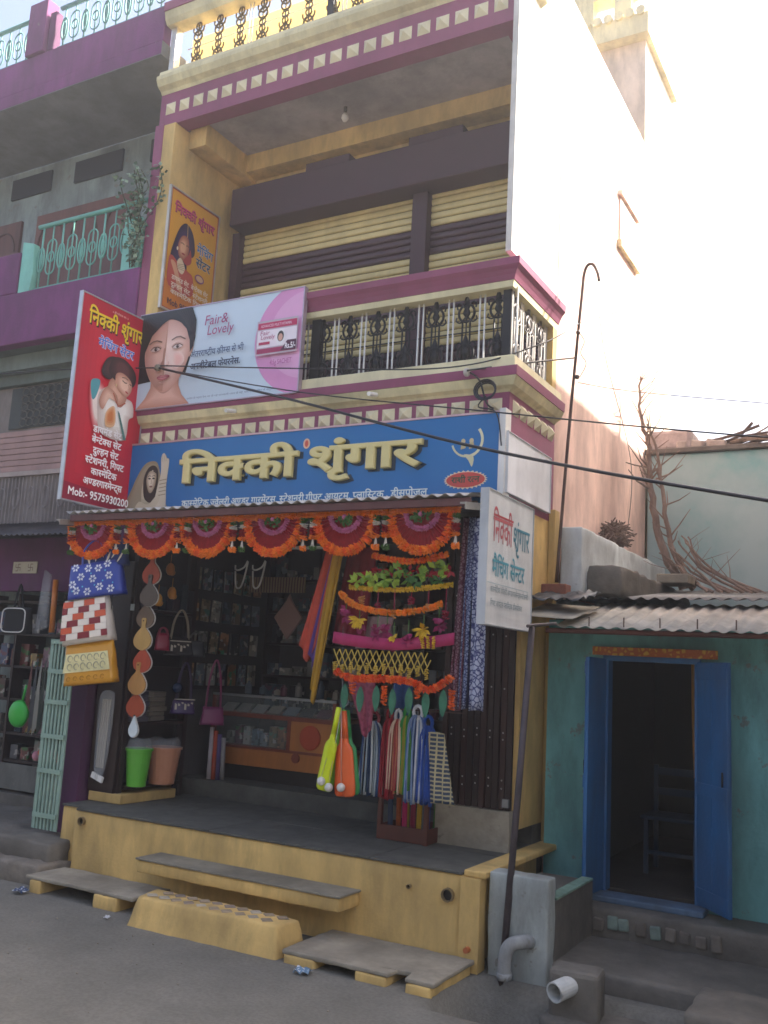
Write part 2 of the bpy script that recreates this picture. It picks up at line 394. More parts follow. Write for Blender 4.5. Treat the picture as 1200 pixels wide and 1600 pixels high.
# ================================================================== ground
def ground():
    def axis(lo, hi, f0, f1, st):
        a = []; x = f0
        while x <= f1 + 1e-6: a.append(round(x, 4)); x += st
        x = f1; d = st
        while x < hi: d *= 1.6; x += d; a.append(min(x, hi))
        x = f0; d = st
        while x > lo: d *= 1.6; x -= d; a.insert(0, max(x, lo))
        return a
    xs = axis(-140, 140, -8, 3.2, .1); ys = axis(-60, 220, -7, 1.2, .1)
    rnd = random.Random(3); ph = [(rnd.uniform(.3, 2.2), rnd.uniform(.3, 2.2), rnd.uniform(0, 6)) for _ in range(9)]
    def z(x, y):
        if abs(x) > 9 or y > 6 or y < -9: return -.03
        h = sum(math.sin(x * a + y * b + c) for a, b, c in ph) * .0032
        t = max(0, 1 - ((y + .36 + .05 * math.sin(3 * x)) / .33) ** 2) * min(1, max(0, (x - .1) / .2))   # open drain before the low house
        return h - .55 * min(1, t * 1.6)
    mb = MB(); nx = len(xs)
    mb.add([(x, y, z(x, y)) for y in ys for x in xs], [(j * nx + i, j * nx + i + 1, (j + 1) * nx + i + 1, (j + 1) * nx + i) for j in range(len(ys) - 1) for i in range(nx - 1)])
    m = bpy.data.materials.new('street_dust'); m.use_nodes = True; n = m.node_tree.nodes; l = m.node_tree.links; p = n['Principled BSDF']
    geo = n.new('ShaderNodeNewGeometry')
    a = n.new('ShaderNodeTexNoise'); a.inputs['Scale'].default_value = 1.1; a.inputs['Detail'].default_value = 10; a.inputs['Roughness'].default_value = .7
    b = n.new('ShaderNodeTexNoise'); b.inputs['Scale'].default_value = 45; b.inputs['Detail'].default_value = 5
    v = n.new('ShaderNodeTexVoronoi'); v.inputs['Scale'].default_value = 120
    for t in (a, b, v): l.new(geo.outputs['Position'], t.inputs['Vector'])
    r = n.new('ShaderNodeValToRGB'); r.color_ramp.elements[0].position = .32; r.color_ramp.elements[0].color = (*lin('#68665f'), 1)
    r.color_ramp.elements[1].position = .7; r.color_ramp.elements[1].color = (*lin('#827f77'), 1); l.new(a.outputs['Fac'], r.inputs[0])
    r2_ = n.new('ShaderNodeValToRGB'); r2_.color_ramp.elements[0].position = .38; r2_.color_ramp.elements[0].color = (.8, .79, .77, 1); r2_.color_ramp.elements[1].position = .6; r2_.color_ramp.elements[1].color = (1.0, 1.0, 1.0, 1); l.new(b.outputs['Fac'], r2_.inputs[0])
    mx = n.new('ShaderNodeMixRGB'); mx.blend_type = 'MULTIPLY'; mx.inputs[0].default_value = .8; l.new(r.outputs[0], mx.inputs[1]); l.new(r2_.outputs[0], mx.inputs[2])
    l.new(mx.outputs[0], p.inputs['Base Color']); p.inputs['Roughness'].default_value = .92
    bp = n.new('ShaderNodeBump'); bp.inputs['Strength'].default_value = .4; bp.inputs['Distance'].default_value = .008; l.new(b.outputs['Fac'], bp.inputs['Height'])
    bp2 = n.new('ShaderNodeBump'); bp2.inputs['Strength'].default_value = .35; bp2.inputs['Distance'].default_value = .006; l.new(v.outputs['Distance'], bp2.inputs['Height']); l.new(bp.outputs[0], bp2.inputs['Normal']); l.new(bp2.outputs[0], p.inputs['Normal'])
    tag(mb.build('ground', m, smooth=True), kind='structure')
    tag(MB().box(.2, 3.15, -.62, -.1, -.5, -.4).build('drain_dark_sheet', mat('#1c1a17', 'plastic', .15)), kind='structure')  # dark sheet added so the open drain reads as deep shade
ground()

# ================================================================== shop building
shop = thing('shop_building', 'cream and purple two storey shop house with railed balcony and brown striped shutters', 'building', (-1.9, 1, 0))
XL, XR, FY = -3.87, 0.0, .55
b = MB()
b.box(XL, -3.72, .56, 6.5, .0, 3.2); b.box(XL, -3.72, .525, 6.5, 4.36, 7.26); b.box(XL, -3.72, .82, 6.5, 3.2, 4.36); b.box(XL, -3.72, .8, 6.5, 7.26, 7.9)
b.build('wall', YELLOW, shop)                                                # left wall
MB().box(-.06, XR, 1.6, 4.75, 0, 8.34).build('wall', PINK, shop)             # right wall, upper part sunlit
MB().box(-.055, -.005, .5, 1.598, 5.2, 8.34).build('wall', WHITEWALL, shop)  # right side wall of the upper balcony
MB().box(-3.719, -.061, 1.62, 1.78, 4.2, 7.3).build('wall', YELLOW, shop)    # back wall of balcony
MB().box(-3.719, -.061, 4.6, 4.74, 0, 8.3).build('wall', PINK, shop)
# stair tower on the roof
tw = MB().box(-1.9, -.09, 4.95, 6.4, 0, 9.998).build('stair_tower', mat('#e0cdb8', 'plaster'), shop)
MB().box(-2.0, -.02, 4.78, 6.45, 10.0, 10.28).build('parapet', CREAM, tw)
g = MB()
for i in range(14): g.tube([(-2.0 + .14 * i + .07, 4.74, 10.30), (-2.0 + .14 * i + .07, 5.1, 10.30)], .06, 8)
g.build('scalloped_edge', CREAM, tw)
for x in (-1.5, -1.0, -.5): MB().box(x, x + .22, 4.93, 5.15, 10.285, 10.75).build('parapet_post', CREAM, tw)
MB().box(-2.0, -.02, 4.93, 5.16, 10.752, 10.9).build('coping', CREAM, tw)
# recessed window of the side wall
w = MB().box(-.004, .05, 3.45, 4.25, 6.52, 6.6).build('window_sill', CREAM, shop)
MB().box(-.004, .02, 3.5, 4.15, 6.602, 7.1).build('window', mat('#d9c4b6', 'paint'), shop)
MB().box(-.004, .05, 3.45, 4.2, 7.12, 7.17).build('window_hood', PINK, shop)

def moulding(name, mats, prof, x0, x1, yw):
    """prof: (outstand, z) outline of a cornice, run along the front and back along the right side to the wall"""
    mb = MB(); k = len(prof)
    vs = []
    for o, z in prof: vs.append((x0, FY - o, z))
    for o, z in prof: vs.append((x1 + o, FY - o, z))
    for o, z in prof: vs.append((x1 + o, yw, z))
    fs = []
    for s in (0, 1):
        for i in range(k): fs.append((s * k + i, s * k + (i + 1) % k, (s + 1) * k + (i + 1) % k, (s + 1) * k + i))
    fs += [tuple(range(k)), tuple(range(2 * k, 3 * k))[::-1]]
    mb.add(vs, fs); return mb.build(name, mats, shop)
inn = -.25
# lower band, mouldings and balcony ledge
moulding('fascia_band', MAROON, [(inn, 3.2), (0, 3.2), (0, 4.06), (inn, 4.06)], XL, 0, 1.6)
moulding('cornice', CREAM, [(inn, 4.062), (.0, 4.062), (.012, 4.08), (.05, 4.10), (.075, 4.15), (.08, 4.165), (inn, 4.165)], XL, 0, 1.6)
moulding('cornice', MAROON, [(inn, 4.167), (.085, 4.167), (.09, 4.24), (inn, 4.24)], XL, 0, 1.6)
moulding('balcony_kerb', PALECREAM, [(inn, 4.242), (.06, 4.242), (.05, 4.335), (.02, 4.35), (-.16, 4.35), (inn, 4.33)], XL, 0, 1.6)
moulding('hand_rail', PALECREAM, [(-.13, 4.92), (.0, 4.92), (.01, 4.97), (-.13, 4.97)], XL + .15, 0, 1.6)
moulding('hand_rail', MAROON, [(-.15, 4.972), (.015, 4.972), (.03, 5.01), (.05, 5.045), (.075, 5.075), (.08, 5.13), (-.15, 5.13)], XL + .15, 0, 1.6)
MB().box(XL + .15, -.26, .8, 1.62, 4.10, 4.24).build('balcony_floor', CEIL, shop)
# upper band and terrace cornice
moulding('fascia_band', MAROON, [(-.17, 7.27), (0, 7.27), (0, 7.63), (-.17, 7.63)], XL - .1, -.02, 1.0)
moulding('cornice', CREAM, [(-.2, 7.632), (.0, 7.632), (.02, 7.66), (.07, 7.69), (.1, 7.75), (.1, 7.79), (-.2, 7.79)], XL - .1, -.02, 1.0)
moulding('cornice', PALECREAM, [(-.2, 7.792), (.07, 7.792), (.06, 7.86), (-.2, 7.86)], XL - .1, -.02, 1.0)
moulding('terrace_rail', CREAM, [(-.13, 8.42), (.03, 8.42), (.06, 8.47), (.08, 8.55), (-.13, 8.55)], XL - .1, -.02, 1.0)
moulding('terrace_rail', MAROON, [(-.13, 8.552), (.09, 8.552), (.1, 8.64), (-.13, 8.64)], XL - .1, -.02, 1.0)
MB().box(XL + .02, -.07, .73, 1.62, 7.32, 7.5).build('balcony_ceiling', CEIL, shop)
MB().box(-3.715, -3.5, .75, 1.615, 7.08, 7.318).build('beam', YELLOW, shop)
MB().box(-3.5, -.07, 1.42, 1.615, 7.12, 7.317).build('beam', YELLOW, shop)
MB().box(XL + .1, -.1, 4.74, 4.78, 8.2, 8.6).build('roof_kerb', CREAM, shop)
MB().box(XL + .02, -.07, 1.622, 4.6, 7.35, 7.5).build('roof_slab', CEIL, shop)
MB().box(XL - .08, -.1, .9, .905, 7.87, 8.5).build('added_terrace_screen', translucent('#eddcaa'), shop, label='cream sheet added behind the terrace railing to glow with the sun behind it')  # translucent sheet added so the terrace opening glows bright cream
# pyramid studs
def stud(sz, dep):
    h = sz / 2
    return MB().add([(-h, 0, -h), (h, 0, -h), (h, 0, h), (-h, 0, h), (0, -dep, 0)], [(0, 1, 4), (1, 2, 4), (2, 3, 4), (3, 0, 4)])
sm = stud(.125, .05).mesh('pyramid_stud', STUD); sm2 = stud(.118, .045).mesh('pyramid_stud', STUD)
for i in range(21): inst(sm, 'pyramid_stud', (-3.83 + .182 * i, FY - .001, 7.455), shop)
for i in range(24): inst(sm2, 'pyramid_stud', (-3.74 + .1575 * i, FY - .001, 3.955), shop)
for i in range(6): inst(sm2, 'pyramid_stud', (.001, FY + .13 + .16 * i, 3.955), shop, rot=(0, 0, R(90)))
# balcony railing: white bar pairs and cast iron ornaments
def ring(mb, c, rx, rz, r=.009, n=16, a0=0, a1=360, seg=5):
    full = a1 - a0 >= 359
    pts = [(c[0] + rx * math.cos(R(a0 + (a1 - a0) * i / n)), c[1], c[2] + rz * math.sin(R(a0 + (a1 - a0) * i / n))) for i in range(n if full else n + 1)]
    mb.tube(pts, r, seg, closed=full)
def ornament():
    mb = MB()
    for s in (-1, 1): mb.tube([(s * .034, 0, -.29), (s * .034, 0, .08)], .008, 5)
    for zc in (.14, -.2):
        ring(mb, (0, 0, zc), .07, .075, .011)
        mb.prism(smoothpts([(0, zc + .155), (.024, zc + .09), (.013, zc + .05), (.03, zc + .0), (.009, zc - .04), (0, zc - .09), (-.009, zc - .04), (-.03, zc), (-.013, zc + .05), (-.024, zc + .09)], 3), lambda a, b, c: Vector((a, c - .008, b)), .016)
        for s in (-1, 1):
            mb.tube(curve3([(0, 0, zc + .02), (s * .05, 0, zc + .09), (s * .085, 0, zc + .075), (s * .08, 0, zc + .04)], 4), .008, 5)
            mb.tube(curve3([(0, 0, zc - .02), (s * .05, 0, zc - .075), (s * .09, 0, zc - .06), (s * .085, 0, zc - .03)], 4), .007, 5)
    mb.tube([(0, 0, -.3), (0, 0, .3)], .006, 5)
    return mb
om = ornament().mesh('ornament', IRONBLACK, smooth=True); om_lit = ornament().mesh('ornament', mat('#6d6763', 'iron'), smooth=True)  # side copies get a paler iron colour that stands for sunlight
barm = MB().tube([(0, 0, -.3), (0, 0, .3)], .0085, 6).mesh('rail_bar', WHITEBAR)
RY, RZ = .63, 4.645
nb = 13
for i in range(nb + 1):
    x = -3.62 + .2775 * i
    if i > 0 or True:
        for d in (-.022, .022): inst(barm, 'rail_bar', (x + d, RY, RZ), shop)
    if i < nb: inst(om, 'ornament', (x + .139, RY, RZ), shop)
for i, y in enumerate((.78, 1.06, 1.34)):
    inst(om_lit, 'ornament', (-.06, y, RZ), shop, rot=(0, 0, R(90)))
    for d in (.11, .155): inst(barm, 'rail_bar', (-.06, y + d, RZ), shop)
MB().box(-.1, -.03, .6, .665, 4.35, 4.94).build('corner_post', IRONBLACK, shop)
MB().box(-1.92, -1.83, .6, .665, 4.35, 4.94).build('rail_post', IRONBLACK, shop)
MB().box(-.075, .0, 1.5, 1.598, 4.352, 4.938).build('rail_end', YELLOW, shop)
MB().tube([(-3.7, .63, 4.62), (-.06, .63, 4.62)], .006, 5).build('rail_wire', IRONBLACK, shop)
# terrace railing
om2 = MB()
for zc in (.13, -.15):
    ring(om2, (0, 0, zc), .055, .06, .012); ring(om2, (0, 0, zc + .11), .035, .04, .01); ring(om2, (0, 0, zc - .1), .04, .035, .01)
    for s in (-1, 1): om2.tube(curve3([(0, 0, zc), (s * .06, 0, zc + .05), (s * .07, 0, zc + .1)], 4), .01, 5)
om2.tube([(0, 0, -.28), (0, 0, .28)], .01, 6)
om2 = om2.mesh('ornament', mat('#6b5a35', 'iron'), smooth=True)
for i in range(14):
    x = -3.62 + .2775 * i
    inst(om2, 'ornament', (x, RY, 8.14), shop)
    if i % 4 == 2:
        for d in (.11, .15): inst(barm, 'rail_bar', (x + d, RY, 8.14), shop)
MB().tube([(-3.75, .63, 8.15), (-.1, .63, 8.15)], .006, 5).build('rail_wire', WHITEBAR, shop)
MB().box(-3.95, -3.88, .58, .66, 7.86, 8.42).build('rail_post', WHITEBAR, shop)
MB().box(-2.0, -1.93, .6, .66, 7.86, 8.42).build('rail_post', IRONBLACK, shop)
# rolling shutters of the first floor
hood = MB().box(-3.55, -.07, 1.28, 1.615, 6.44, 6.86).build('shutter_hood', DARKBROWN, shop, bevel=.012)
for x0, x1 in ((-2.62, -2.1), (-1.43, -.86)): MB().box(x0, x1, 1.3, 1.6, 6.862, 6.95).build('hood_bracket', DARKBROWN, hood)
for x0, x1 in ((-3.62, -3.53), (-1.43, -1.27)): MB().box(x0, x1, 1.44, 1.618, 4.25, 6.438).build('shutter_post', DARKBROWN, shop)
def slat_mesh(L, name, m):
    h = .0715; n = 5; vs = []; k = 6
    prof = [(0, 0), (-.012, .006), (-.018, h * .3), (-.018, h * .62), (-.010, h * .86), (0, h * .9)]
    return MB().add([(sx * L / 2, y, z) for sx in (-1, 1) for y, z in prof], [(i, i + 1, i + 1 + k, i + k) for i in range(k - 1)]).mesh(name, m, fix=False)
for x0, x1 in ((-3.53, -1.43), (-1.27, -.07)):
    sc_ = slat_mesh(x1 - x0, 'slat', SLATCREAM); sb_ = slat_mesh(x1 - x0, 'slat', SLATBROWN)
    for i in range(31):
        z = 4.26 + i * .0715
        if z > 6.43: break
        cre = z > 6.1 or 5.44 < z < 5.78 or 4.9 < z < 5.2
        inst(sc_ if cre else sb_, 'slat', ((x0 + x1) / 2, 1.55, z), shop)
    MB().box(x0, x1, 1.565, 1.6, 4.25, 6.4).build('shutter_back', SLATBROWN, shop)
MB().tube(curve3([(-2.05, 1.1, 7.32), (-2.05, 1.1, 7.27)], 2), .018, 8).build('lamp_holder', mat('#4a423c', 'plastic'), shop)
MB().lathe([(.012, 0), (.03, -.03), (.036, -.06), (.02, -.09), (.002, -.1)], (-2.05, 1.1, 7.26), 12).build('light_bulb', mat('#d9d4cc', 'plastic'), shop, smooth=True)
# purple corner pilaster between the two houses
MB().box(-3.99, -3.872, .52, .8, 3.9, 7.28).build('pilaster', MAROON, shop, bevel=.008)
# platform, steps, drain holes
plat = MB()
plat.box(XL + .29, .03, 0, 1.35, -.1, .588)
plat.box(XL + .03, XL + .288, .1, 1.35, -.1, .588)
roughen(plat.build('platform', YELLOW, shop), .014, .1, .006)
for i in range(5):                                                            # slate paving slabs
    for j in range(2):
        x0 = -3.56 + i * .714; y0 = -.012 + j * .70
        MB().box(x0 + .002, x0 + .712, y0, y0 + .696, .589, .606 + .0012 * ((i + j) % 2)).build('paving_slab', SLATE, shop, bevel=.003)
MB().box(-3.84, -3.562, .09, 1.3, .589, .604).build('paving_slab', SLATE, shop)
MB().box(-.0, .14, -.02, .10, .0, .58).build('platform_pier', YELLOW, shop)
MB().box(.012, .17, .0, 1.5, .581, .625).build('platform_coping', YELLOW, shop, bevel=.01)
MB().box(-3.72, -.02, 1.352, 1.5, .0, .76).build('threshold_step', SLATE, shop)
MB().box(-3.72, -.02, 1.5, 4.6, .0, .758).build('shop_floor', SLATE, shop)
MB().box(-3.84, -3.45, .38, 1.1, .607, .69).build('shelf_plinth', YELLOW, shop, bevel=.008)
step = roughen(MB().box(-2.59, -.77, -.275, -.001, .27, .362).build('step_slab', YELLOW, shop), .01, .08, .005)
MB().box(-2.6, -.76, -.285, .0, .363, .378).build('step_tread', mat('#857f70', 'concrete'), step, bevel=.003)
for x, z, r in ((-3.48, .51, .035), (-.09, .45, .045), (-.38, .46, .015)):
    MB().lathe([(r, 0), (r, .03), (r * .8, .03), (r * .8, -.05)], (x, -.001, z), 14, M=Matrix.Rotation(R(90), 3, 'X'), cap=False).build('drain_pipe', mat('#7d6a4a', 'plastic'), shop)
    MB().lathe([(r * .82, .004), (r * .82, .006)], (x, -.001, z), 14, M=Matrix.Rotation(R(90), 3, 'X')).build('drain_hole', mat('#100e0c', 'paint'), shop)
MB().lathe([(.02, 0), (.018, .04)], (.07, -.02, .14), 10, M=Matrix.Rotation(R(90), 3, 'X')).build('drain_stub', mat('#b0643c', 'plastic'), shop)
# shop front: posts, lintel, dark interior
MB().box(-.1, -.0, .95, 1.6, .76, 3.2).build('pier', YELLOW, shop)
MB().box(.0, .06, 1.5, 1.62, .62, 3.3).build('pilaster', YELLOW, shop, bevel=.01)
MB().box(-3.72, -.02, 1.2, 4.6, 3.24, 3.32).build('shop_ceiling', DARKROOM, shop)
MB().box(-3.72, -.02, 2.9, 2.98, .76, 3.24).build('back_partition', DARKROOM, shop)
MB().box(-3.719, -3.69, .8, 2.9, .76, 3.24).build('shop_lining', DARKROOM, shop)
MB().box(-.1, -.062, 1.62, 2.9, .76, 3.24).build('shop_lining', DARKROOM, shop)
# folded collapsible gate at the right of the opening
gate = thing('folding_gate', 'dark brown folded collapsible gate on a grey plinth at the right of the shop opening', 'gate', (-.3, .9, .6))
MB().box(-.62, -.01, .84, .96, .607, .9).build('plinth', CONC, gate)
for i in range(11):
    x = -.6 + i * .054
    MB().box(x, x + .044, .86 + .012 * (i % 2), .9 + .012 * (i % 2), .905, 3.15).build('gate_bar', DARKWOOD if i % 3 else mat('#3a1f1a', 'wood'), gate, bevel=.004)
rv = MB().ball((0, 0, 0), .007, .004, .007, 6, 4).mesh('rivet', mat('#b9b6b0', 'metal'))
for z in (1.06, 1.12, 1.42, 1.47, 1.8, 2.2, 2.5):
    for i in range(1, 11, 2): inst(rv, 'rivet', (-.578 + i * .054, .857 + .012 * (i % 2), z + .01 * (i % 3)), gate)
MB().box(-.07, -.02, .835, .859, .93, .99).build('latch', STEEL, gate)
# small fittings on the fascia
MB().tube([(-2.62, .5, 4.12), (-2.62, .36, 4.09)], .018, 10).build('spout', WHITE, shop)
MB().tube([(-1.15, .5, 4.13), (-1.15, .36, 4.10)], .018, 10).build('spout', WHITE, shop)

# ================================================================== masonry seats before the platform
def masonry(name, label, cat, outline, z0, z1, legs=None, m=YELLOW, mt=CONC, leglabel=None):
    cx = sum(p[0] for p in outline) / len(outline); cy = sum(p[1] for p in outline) / len(outline)
    t = thing(name, label, cat, (cx, cy, 0))
    return t
t = thing('masonry_step', 'yellow plastered block with worn chequered top below the step slab', 'step', (-1.6, -.45, 0))
bm_ = MB(); a = .04
bm_.add([(-2.33, -.64, -.05), (-1.0, -.64, -.05), (-.98, -.3, -.05), (-2.36, -.3, -.05), (-2.28, -.57, .2), (-1.06, -.575, .2), (-1.03, -.33, .2), (-2.33, -.31, .2)],
        [(0, 1, 2, 3), (4, 5, 6, 7), (0, 1, 5, 4), (1, 2, 6, 5), (2, 3, 7, 6), (3, 0, 4, 7)])
roughen(bm_.build('block', YELLOW, t), .02, .07, .008)
chk = [MB().add([(0, 0, 0), (.055, -.05, 0), (.11, 0, 0), (.055, .05, 0), (.012, 0, .006), (.055, -.04, .006), (.098, 0, .006), (.055, .04, .006)],
       [(4, 5, 6, 7), (0, 1, 5, 4), (1, 2, 6, 5), (2, 3, 7, 6), (3, 0, 4, 7)]).mesh('tile', mat(c, 'concrete')) for c in ('#9c8a72', '#b3a894', '#8a7b6d')]
for i in range(10):
    for j in range(2): inst(random.choice(chk), 'tile', (-2.26 + .113 * i + .05 * j, -.5 + .115 * j, .201), t)
def low_bench(label, xs, ys, z, legs, notch=None):
    t = thing('stone_bench', label, 'bench', (sum(xs) / 2, sum(ys) / 2, 0))
    P = lambda a, b, c: Vector((a, b, z - .028 + c))
    out = [(xs[0], ys[0]), (xs[1], ys[0]), (xs[1], ys[1]), (xs[0], ys[1])]
    if notch: out = [(xs[0], ys[0]), (notch[0], ys[0]), (notch[0] + .015, ys[0] + .1), (notch[1] - .01, ys[0] + .12), (notch[1], ys[0]), (xs[1], ys[0]), (xs[1], ys[1]), (xs[0], ys[1])]
    roughen(MB().prism(out, P, .028).build('slab', CONC, t), .006, .06, .005)
    for x0, x1 in legs: roughen(MB().box(x0, x1, ys[0] - .006, ys[1] - .02, -.04, z - .026).build('leg', YELLOW, t), .015, .06, .007)
    return t
low_bench('low grey slab on yellow stub legs beside the rough stone step of the neighbouring shop', (-3.62, -2.46), (-.42, -.01), .125, ((-3.57, -3.44), (-2.86, -2.62)))
low_bench('low grey slab with broken front edge on yellow stub legs beside the masonry block', (-.97, .12), (-.62, -.01), .085, ((-.955, -.72), (-.42, -.2), (-.07, .1)), (-.19, -.075))

# ================================================================== neighbouring house on the left
lh = thing('apartment_house', 'purple and grey plastered house with teal balcony railing beside the shop', 'building', (-6, 1, 0))
MB().box(-12, -3.88, 1.6, 7, 0, 8.089).build('wall', GREYWALL, lh)
MB().box(-12, -3.993, .5, 1.6, 8.09, 8.25).build('roof_slab', mat('#6d6f70', 'plaster'), lh)
MB().box(-12, -3.99, .5, .62, 8.251, 8.66).build('fascia', PURPLE, lh, bevel=.01)
MB().box(-12, -3.995, .497, .499, 8.1, 8.249).build('fascia', PURPLE, lh)
MB().box(-6.12, -5.82, .46, .63, 8.662, 9.32).build('parapet_post', PURPLE, lh, bevel=.01)
MB().box(-5.80, -5.7, .5, .6, 8.662, 9.15).build('parapet_post', PURPLE2, lh, bevel=.01)
def loop_rail(x0, x1, y, z0, z1, par, pitch, m, r=.011):
    mb = MB().tube([(x0, y, z1), (x1, y, z1)], .026, 8); mb.build('hand_rail', m, par, smooth=True)
    MB().tube([(x0, y, z0 + .04), (x1, y, z0 + .04)], .01, 6).build('bottom_rail', m, par)
    H = z1 - z0; A = MB(); B = MB()
    A.tube([(0, 0, 0), (0, 0, H)], r * .8, 5)
    w_ = pitch * .56; pts = []
    for i in range(24):
        t_ = 2 * math.pi * i / 24; s_ = math.sin(t_)
        pts.append((w_ * math.cos(t_) * .8, 0, H * .5 + .16 * H * (1 if s_ > 0 else -1) * (abs(s_) > 1e-6) + w_ * .9 * s_))
    A.tube(pts, r * .8, 5, closed=True); ring(A, (0, 0, H * .5), .045, .06, r * .8)
    B.tube([(0, 0, 0), (0, 0, H)], r, 5); ring(B, (0, 0, H * .48), .05, .14, r); ring(B, (0, 0, H * .48), .02, .08, r * .7)
    am = A.mesh('baluster', m, smooth=True); bm2 = B.mesh('baluster', m, smooth=True)
    x = x0 + pitch * .5; i = 0
    while x < x1 - .03:
        inst(am if i % 2 else bm2, 'baluster', (x, y, z0), par); x += pitch; i += 1
SKYRAIL = mat('#5f8f8a', 'paint')
loop_rail(-5.68, -4.0, .55, 8.66, 9.2, lh, .165, SKYRAIL); loop_rail(-8.6, -6.14, .55, 8.66, 9.2, lh, .165, SKYRAIL)
MB().box(-12, -3.995, .5, .64, 5.15, 5.74).build('fascia', PURPLE, lh, bevel=.012)
MB().box(-12, -3.995, .642, 1.6, 5.16, 5.3).build('balcony_slab', mat('#5d6665', 'plaster'), lh)
MB().box(-6.6, -5.82, .5, .64, 5.742, 6.22).build('parapet', PURPLE, lh, bevel=.012)
MB().box(-12, -7.5, .5, .64, 5.742, 6.22).build('parapet', PURPLE, lh, bevel=.012)
for x0, x1, y0 in ((-5.81, -5.63, .52), (-4.28, -4.04, .52)):
    q = [(0, 0), (x1 - x0, 0), (x1 - x0 + .03, .2), (x1 - x0, .55), (0, .6)]
    MB().prism(q, frame_fn((x0, y0 + .08, 5.742), (1, 0, 0), (0, 0, 1), (0, -1, 0)), .08).build('rail_panel', TEALPAINT, lh, bevel=.006)
loop_rail(-5.63, -4.0, .57, 5.74, 6.5, lh, .155, mat('#6fae9f', 'paint'))
loop_rail(-7.5, -6.6, .57, 5.74, 6.35, lh, .155, mat('#6fae9f', 'paint'))
for x0, x1 in ((-7.53, -6.8), (-6.37, -5.56), (-5.1, -4.5), (-8.6, -7.9)):
    MB().box(x0, x1, 1.57, 1.599, 7.7, 7.98).build('vent', mat('#20222a', 'paint'), lh)
for x0, x1 in ((-9, -7.25), (-6.95, -5.2)):
    d = MB().box(x0, x1, 1.56, 1.599, 5.3, 7.36).build('wood_door', mat('#6d4438', 'wood'), lh)
    for i in range(3):
        cx = x0 + (i + .5) * (x1 - x0) / 3
        mb = MB(); ring(mb, (cx, 1.555, 6.95), .22, .28, .012, a0=0, a1=180); mb.build('carved_arch', mat('#54332b', 'wood'), d)
# first floor wall under the balcony: grille, striped cladding, balcony front
MB().box(-12, -4.0, 1.02, 1.595, 3.25, 5.158).build('wall', mat('#8f8580', 'grimy'), lh)
MB().box(-12, -4.0, .8, 1.02, 4.98, 5.155).build('beam', mat('#76827c', 'plaster'), lh)
MB().box(-12, -4.0, .94, 1.019, 4.86, 4.978).build('beam', mat('#67726c', 'plaster'), lh)
gr = MB().box(-6.3, -4.6, 1.0, 1.019, 4.36, 4.84).build('grille_opening', mat('#3c403c', 'paint'), lh)
gm = MB()
for i in range(14):
    for j in range(5): ring(gm, (-6.05 + .105 * i, .985, 4.42 + .09 * j), .055, .045, .007, 8, seg=4)
gm.build('grille', mat('#6e6a63', 'iron'), gr)
for i in range(7):
    MB().box(-6.45, -4.1, 1.0, 1.018, 3.86 + i * .068, 3.922 + i * .068).build('cladding_board', mat('#a5837c', 'paint'), lh, bevel=.004)
MB().box(-6.45, -4.1, .97, 1.018, 3.80, 3.852).build('sill', mat('#a89890', 'paint'), lh)
rail = MB()
for i in range(40): rail.tube([(-6.4 + .058 * i, .99, 3.26), (-6.4 + .058 * i, .99, 3.8)], .007, 4)
for i in range(10): ring(rail, (-6.25 + .235 * i, .985, 3.55), .05, .12, .008, 12)
rail.build('window_grille', mat('#8f8784', 'iron'), lh)
# corrugated awning of the left shop
def corrugated(mb, x0, x1, y0, z0, y1, z1, pitch=.076, amp=.011, th=.003, wav=0, per=4):
    n = max(2, int((x1 - x0) / pitch * per)); vs = []
    for i in range(n + 1):
        x = x0 + (x1 - x0) * i / n; h = amp * math.cos(2 * math.pi * (x - x0) / pitch)
        s_ = wav * math.sin(x * 2.3 + 1)
        for k, (y, z) in enumerate(((y0, z0), ((y0 + y1) / 2, (z0 + z1) / 2 - wav * .3), (y1, z1))): vs.append((x, y, z + h + s_ * (1 - k / 2)))
    N = len(vs); vs += [(x, y, z - th) for x, y, z in vs]; fs = []
    for i in range(n):
        for k in range(2):
            a = i * 3 + k; fs.append((a, a + 3, a + 4, a + 1)); fs.append((a + N, a + 1 + N, a + 4 + N, a + 3 + N))
        fs.append((i * 3, i * 3 + N, (i + 1) * 3 + N, (i + 1) * 3)); fs.append((i * 3 + 2, (i + 1) * 3 + 2, (i + 1) * 3 + 2 + N, i * 3 + 2 + N))
    return mb.add(vs, fs)
corrugated(MB(), -8, -4.32, .2, 3.0, 1.05, 3.28).build('awning', mat('#4a4647', 'tin'), lh, smooth=True, fix=False)
MB().box(-4.35, -3.9, .56, 1.0, 2.2, 3.2).build('shop_pier', PURPLE2, lh)
MB().box(-4.12, -3.9, .3, 1.0, .2, 2.2).build('shop_pier', PURPLE2, lh)
MB().box(-12, -4.35, .72, .86, 2.5, 3.05).build('shop_fascia', PURPLE2, lh)
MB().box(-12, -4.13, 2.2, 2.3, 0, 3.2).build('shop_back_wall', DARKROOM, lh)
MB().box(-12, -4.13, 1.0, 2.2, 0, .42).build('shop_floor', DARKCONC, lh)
MB().box(-12, -4.0, 1.02, 2.3, 3.1, 3.24).build('shop_ceiling', DARKROOM, lh)

